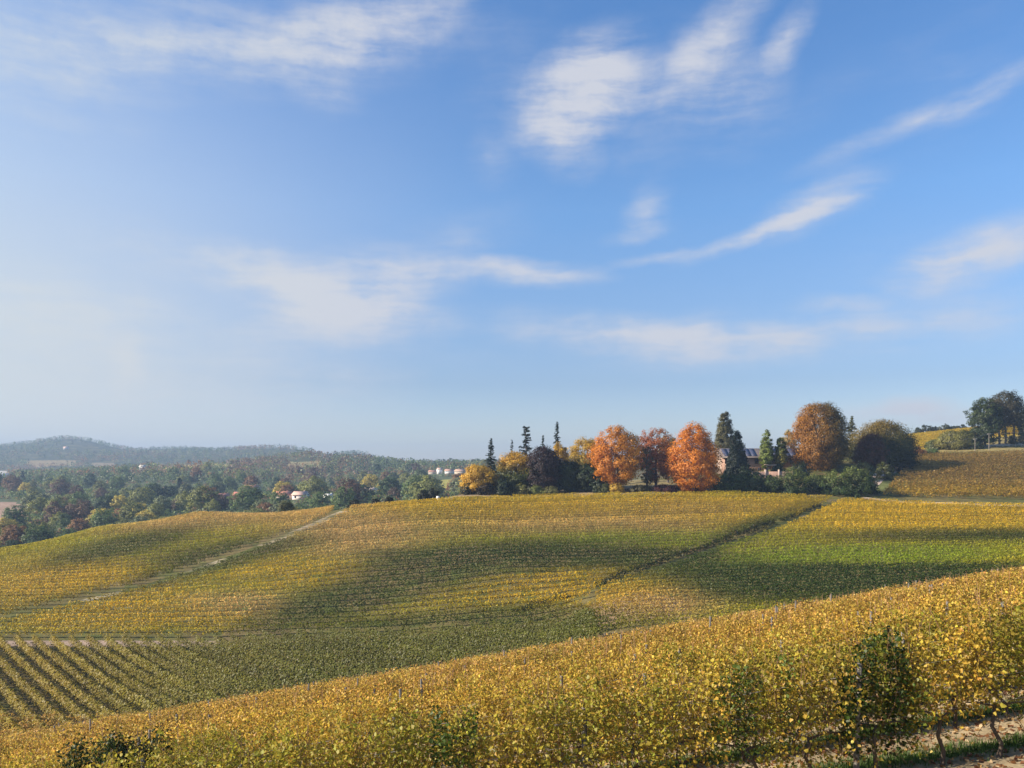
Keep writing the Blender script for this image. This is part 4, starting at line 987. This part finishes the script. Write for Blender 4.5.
KINDS = [  # key, colours, width/height, profile, label
    ('dark green', (.028, .046, .02), 1.0, dome, 'dark green rounded tree in the hazy valley wood'),
    ('mid green', (.06, .085, .026), 1.05, dome, 'mid green rounded tree in the hazy valley wood'),
    ('olive', (.115, .12, .035), 1.05, dome, 'olive yellow tree in the hazy valley wood'),
    ('rust', (.125, .07, .033), .95, egg, 'rusty brown autumn tree in the hazy valley wood'),
    ('plum', (.08, .052, .036), 1.0, dome, 'dull reddish purple tree in the hazy valley wood'),
    ('yellow', (.26, .21, .045), .95, egg, 'yellowing tree in the hazy valley wood'),
    ('grey', (.11, .125, .065), .8, egg, 'greyish green tree in the hazy valley wood'),
    ('conifer', (.018, .034, .024), .42, cone, 'dark pointed conifer in the hazy valley wood'),
]
def woods():
    global KINDS
    KINDS = [(a, tuple(1.9 * v for v in b), *r) for a, b, *r in KINDS]
    protos = []
    for key, c, ar, prof, lab in KINDS:
        for v in range(2):
            mb = MB(); h = 11.0
            limbs(mb, h, .26, h * ar, n=4)
            crown_mesh(mb, h * .06, h, h * ar, prof, flat(c), .62, 70, 26, rough=.12, inner=.35)
            me = mb.build('woodland_tree', M_FOL); data = me.data; bpy.data.objects.remove(me)
            protos.append((data, lab, key))
    pts = []
    hz = [(wx(h[0], h[1]), h[1], h[0]) for h in HOUSES]
    tries = 0
    while len(pts) < 290 and tries < 60000:
        tries += 1
        D = math.exp(random.uniform(math.log(285), math.log(960))); px = random.uniform(-70, 492)
        if px > 440 and D < 420: continue
        if px > 300 and D < 330 - 0: continue
        x = wx(px, D); z = z1(x, D); row = HOR - z / D * F
        h = random.uniform(6.5, 14.5) * (1.0 if D > 420 else .8)
        # hidden behind the hill crest
        cr = np.interp(px, [-70, 0, 100, 200, 350, 440, 500], [568, 553, 531, 516, 507, 500, 496])
        if row - h / D * F > cr + 2: continue
        inp = lambda poly: bool(inpoly(np.array([px]), np.array([row]), poly)[0])
        if inp([(-60, 500), (14, 500), (30, 506), (28, 520), (-5, 532), (-60, 532)]) or inp([(420, 479), (466, 476), (470, 492), (430, 492)]): continue
        if any((x - a) ** 2 < (9 + 0) ** 2 and -45 < D - b < 8 for a, b, _ in hz): continue
        sp = .62 * h * (1 + (D - 285) / 900)
        if any((x - a) ** 2 + ((D - b) * .8) ** 2 < (sp) ** 2 for a, b, *_ in pts): continue
        pts.append((x, D, z, h, px, row))
    cnt = 0
    for x, D, z, h, px, row in pts:
        n = fbm(np.array([x * .016]), np.array([D * .016]), 101)[0] + random.gauss(0, .12)
        if 20 < px < 75 and 488 < row < 512: n = .64 + random.gauss(0, .06)
        order = [0, 1, 6, 1, 2, 1, 0, 6, 3, 4, 2, 5, 2]
        if 215 < px < 385 and row < 487 and random.random() < .55: n = random.choice([.55, .60, .62, .66])
        k = order[int(np.clip((n - .25) * 2.0, 0, .999) * len(order))]
        if random.random() < .07: k = random.choice([3, 7, 2])
        data, lab, key = protos[k * 2 + random.randint(0, 1)]
        o = bpy.data.objects.new('woodland_tree', data); COL.objects.link(o)
        s = h / 11.0; wid = random.uniform(.9, 1.3)
        if key == 'conifer': s *= 1.15; wid = 1
        o.location = (x, D, z - .2); o.scale = (s * wid, s * wid, s); o.rotation_euler = (0, 0, random.random() * 6.28)
        tag(o, lab, 'tree', f'{key} trees of the valley wood')
        cnt += 1
    print('woodland trees', cnt, tries)
    n = 5200; D = np.exp(rng.uniform(math.log(280), math.log(940), n)); px = rng.uniform(-90, 480, n)
    k = ~((px > 430) & (D < 430)); D, px = D[k], px[k]; x = wx(px, D); z = Z(x, D); row = HOR - z / D * F
    k = np.ones(len(x), bool)
    for poly in ([(-60, 500), (14, 500), (30, 506), (28, 520), (-5, 532), (-60, 532)], [(420, 479), (466, 476), (470, 492), (430, 492)], [(-40, 530), (30, 534), (20, 554), (-60, 554)]): k &= ~inpoly(px, row, poly)
    for a, b, _ in hz: k &= ~((np.abs(x - a) < 8) & (D > b - 40) & (D < b + 6))
    x, D, z = x[k], D[k], z[k]; m = len(x); h = rng.uniform(2.0, 5.5, m); pal = np.array([c for _, c, *_ in KINDS])
    ci = rng.choice([0, 1, 1, 2, 6, 3, 1, 0], m); per = 34; idx = np.repeat(np.arange(m), per); q = len(idx); dirs = unit(rng.normal(size=(q, 3))); dirs[:, 2] = np.abs(dirs[:, 2])
    P = np.stack((x, D, z), -1)[idx] + dirs * (h[idx, None] * (.55 + .5 * rng.random((q, 1)))) * np.array((.95, .95, .95))
    mb = MB(); leaves(mb, P, dirs + .5 * rng.normal(size=(q, 3)), .95 * h[idx] / 4 * (.7 + .6 * rng.random(q)), pal[ci[idx]] * (1 + .25 * rng.normal(size=(q, 1))).clip(.5, 1.6))
    tag(mb.build('undergrowth', M_FOL), 'mixed scrub filling the gaps between the valley trees', 'undergrowth', kind='stuff')
    # the far woods: one mass nobody could count
    n = 26000
    D = np.exp(math.log(820) + math.log(3300 / 820) * rng.random(n) ** .8); px = rng.uniform(-150, 1180, n)
    k = (px < 500) | (rng.random(n) < .25); D, px = D[k], px[k]
    x = wx(px, D); z = Z(x, D); row = HOR - z / D * F
    fn = fbm(x * .006, D * .004, 111)
    k = (fn > .34)
    for poly in ([(28, 460), (74, 459), (76, 466), (30, 467)], [(88, 461), (112, 462), (120, 469), (90, 469)], [(286, 461), (318, 460), (322, 467), (288, 468)], [(150, 465), (230, 462), (232, 466), (152, 469)], [(-40, 471), (8, 471), (8, 478), (-40, 478)]):
        k &= ~inpoly(px, row, poly)
    k &= ~((np.abs(px - 445) < 26) & (D > 820) & (D < 905))
    k &= ~((np.abs(px - 143) < 4) & (D < 1120) & (D > 1000)); k &= ~((np.abs(px - 65) < 4) & (D > 2000) & (D < 2450))
    x, D, z = x[k], D[k], z[k]; m = len(x)
    h = rng.uniform(6, 13, m) * np.interp(D, [800, 2000], [.8, 1.0]); wv = h * rng.uniform(.55, .95, m)
    pal = np.array([c for _, c, *_ in KINDS]); sel = np.clip((fbm(x * .012, D * .008, 113) + .12 * rng.normal(size=m) - .25) * 2, 0, .999)
    order = np.array([0, 0, 1, 1, 6, 2, 1, 0, 1, 4, 3]); ci = order[(sel * len(order)).astype(int)]
    rise = (px[k] > 225) & (px[k] < 375) & (D < 1500) & (rng.random(m) < .6); ci[rise] = rng.choice([4, 4, 3, 2], rise.sum())
    per = 24; idx = np.repeat(np.arange(m), per); q = len(idx)
    dirs = unit(rng.normal(size=(q, 3))); con = (ci[idx] == 7) | (h[idx] > 12.7)
    f = rng.random(q); rad = np.where(con, (1.05 - f) * .55, np.sqrt(np.clip(1 - (2 * f - 1) ** 2, .05, 1))) * wv[idx] * (.75 + .35 * rng.random(q))
    P = np.stack((x[idx] + dirs[:, 0] * rad, D[idx] + dirs[:, 1] * rad, z[idx] + h[idx] * (.05 + .95 * f)), -1)
    C = pal[ci[idx]] * (1 + .25 * rng.normal(size=(q, 1))).clip(.5, 1.6)
    mb = MB(); leaves(mb, P, dirs + np.array((0, -.3, .4)), 1.9 * (h[idx] / 10) * (.7 + .6 * rng.random(q)), C)
    o = mb.build('far_woods', M_FOL); tag(o, 'blue hazed woods covering the distant hills', 'woods', kind='stuff')
woods()

# ------------------------------------------------------------------ grass and fallen leaves between the nearest rows
def litter():
    n = 42000; x = rng.uniform(-8, 16, n); k = rng.integers(0, 3, n); y = ROW0 + SP * (k + .30) + rng.normal(size=n) * .30
    m = (fbm(x * .5, y * .9, 21) > .25) & (x / y < .75) & (x / y > -.55); x, y = x[m], y[m]; z = Z(x, y)
    mb = MB(); n = len(x); h = rng.uniform(.05, .16, n); a = rng.random(n) * 6.28
    dx, dy = np.cos(a) * .010, np.sin(a) * .010; lx, ly = rng.normal(size=n) * .04, rng.normal(size=n) * .04
    V = np.stack((np.stack((x - dx, y - dy, z - .01), -1), np.stack((x + dx, y + dy, z - .01), -1), np.stack((x + lx, y + ly, z + h), -1)), 1).reshape(-1, 3)
    i = np.arange(n)[:, None] * 3; Q = i + np.array([0, 1, 2, 2])
    C = np.array((.07, .125, .022)) * (1 + .3 * rng.normal(size=(n, 1))).clip(.4, 1.8)
    mb.add(V, Q, C); tag(mb.build('grass', M_FOL), 'green grass in strips between the nearest vine rows', 'grass', kind='stuff')
    n = 16000; x = rng.uniform(-12, 16, n); y = rng.uniform(11.5, 24, n); ph = ((y - ROW0) / SP) % 1.0
    m = (np.abs(ph - .30) > .13) & (x / y < .75) & (x / y > -.7); x, y = x[m], y[m]; n = len(x)
    mb = MB(); cols = np.array([(.30, .14, .06), (.42, .26, .10), (.22, .10, .05), (.46, .34, .2)])
    leaves(mb, np.stack((x, y, Z(x, y) + .02), -1), np.array((0, 0, 1.0)) + .35 * rng.normal(size=(n, 3)), .09, cols[rng.integers(0, 4, n)] * (1 + .2 * rng.normal(size=(n, 1))).clip(.5, 1.5), shaped=True)
    tag(mb.build('fallen_leaves', M_FOL), 'dry fallen vine leaves scattered on the soil of the nearest rows', 'fallen leaves', kind='stuff')
litter()

# ------------------------------------------------------------------ the air
def haze():
    mb = MB(); mb.box((-6600, -90, -140), (6600, 4300, 108), (1, 1, 1))
    m, N, L = new_mat('haze'); out = N('ShaderNodeOutputMaterial'); v = N('ShaderNodeVolumePrincipled')
    v.inputs['Color'].default_value = (.38, .52, .74, 1); v.inputs['Density'].default_value = 0.00025; v.inputs['Anisotropy'].default_value = 0.1
    L(v.outputs[0], out.inputs['Volume'])
    o = mb.build('haze', m); tag(o, 'pale blue haze lying over the valley and hills', 'haze', kind='stuff')
haze()
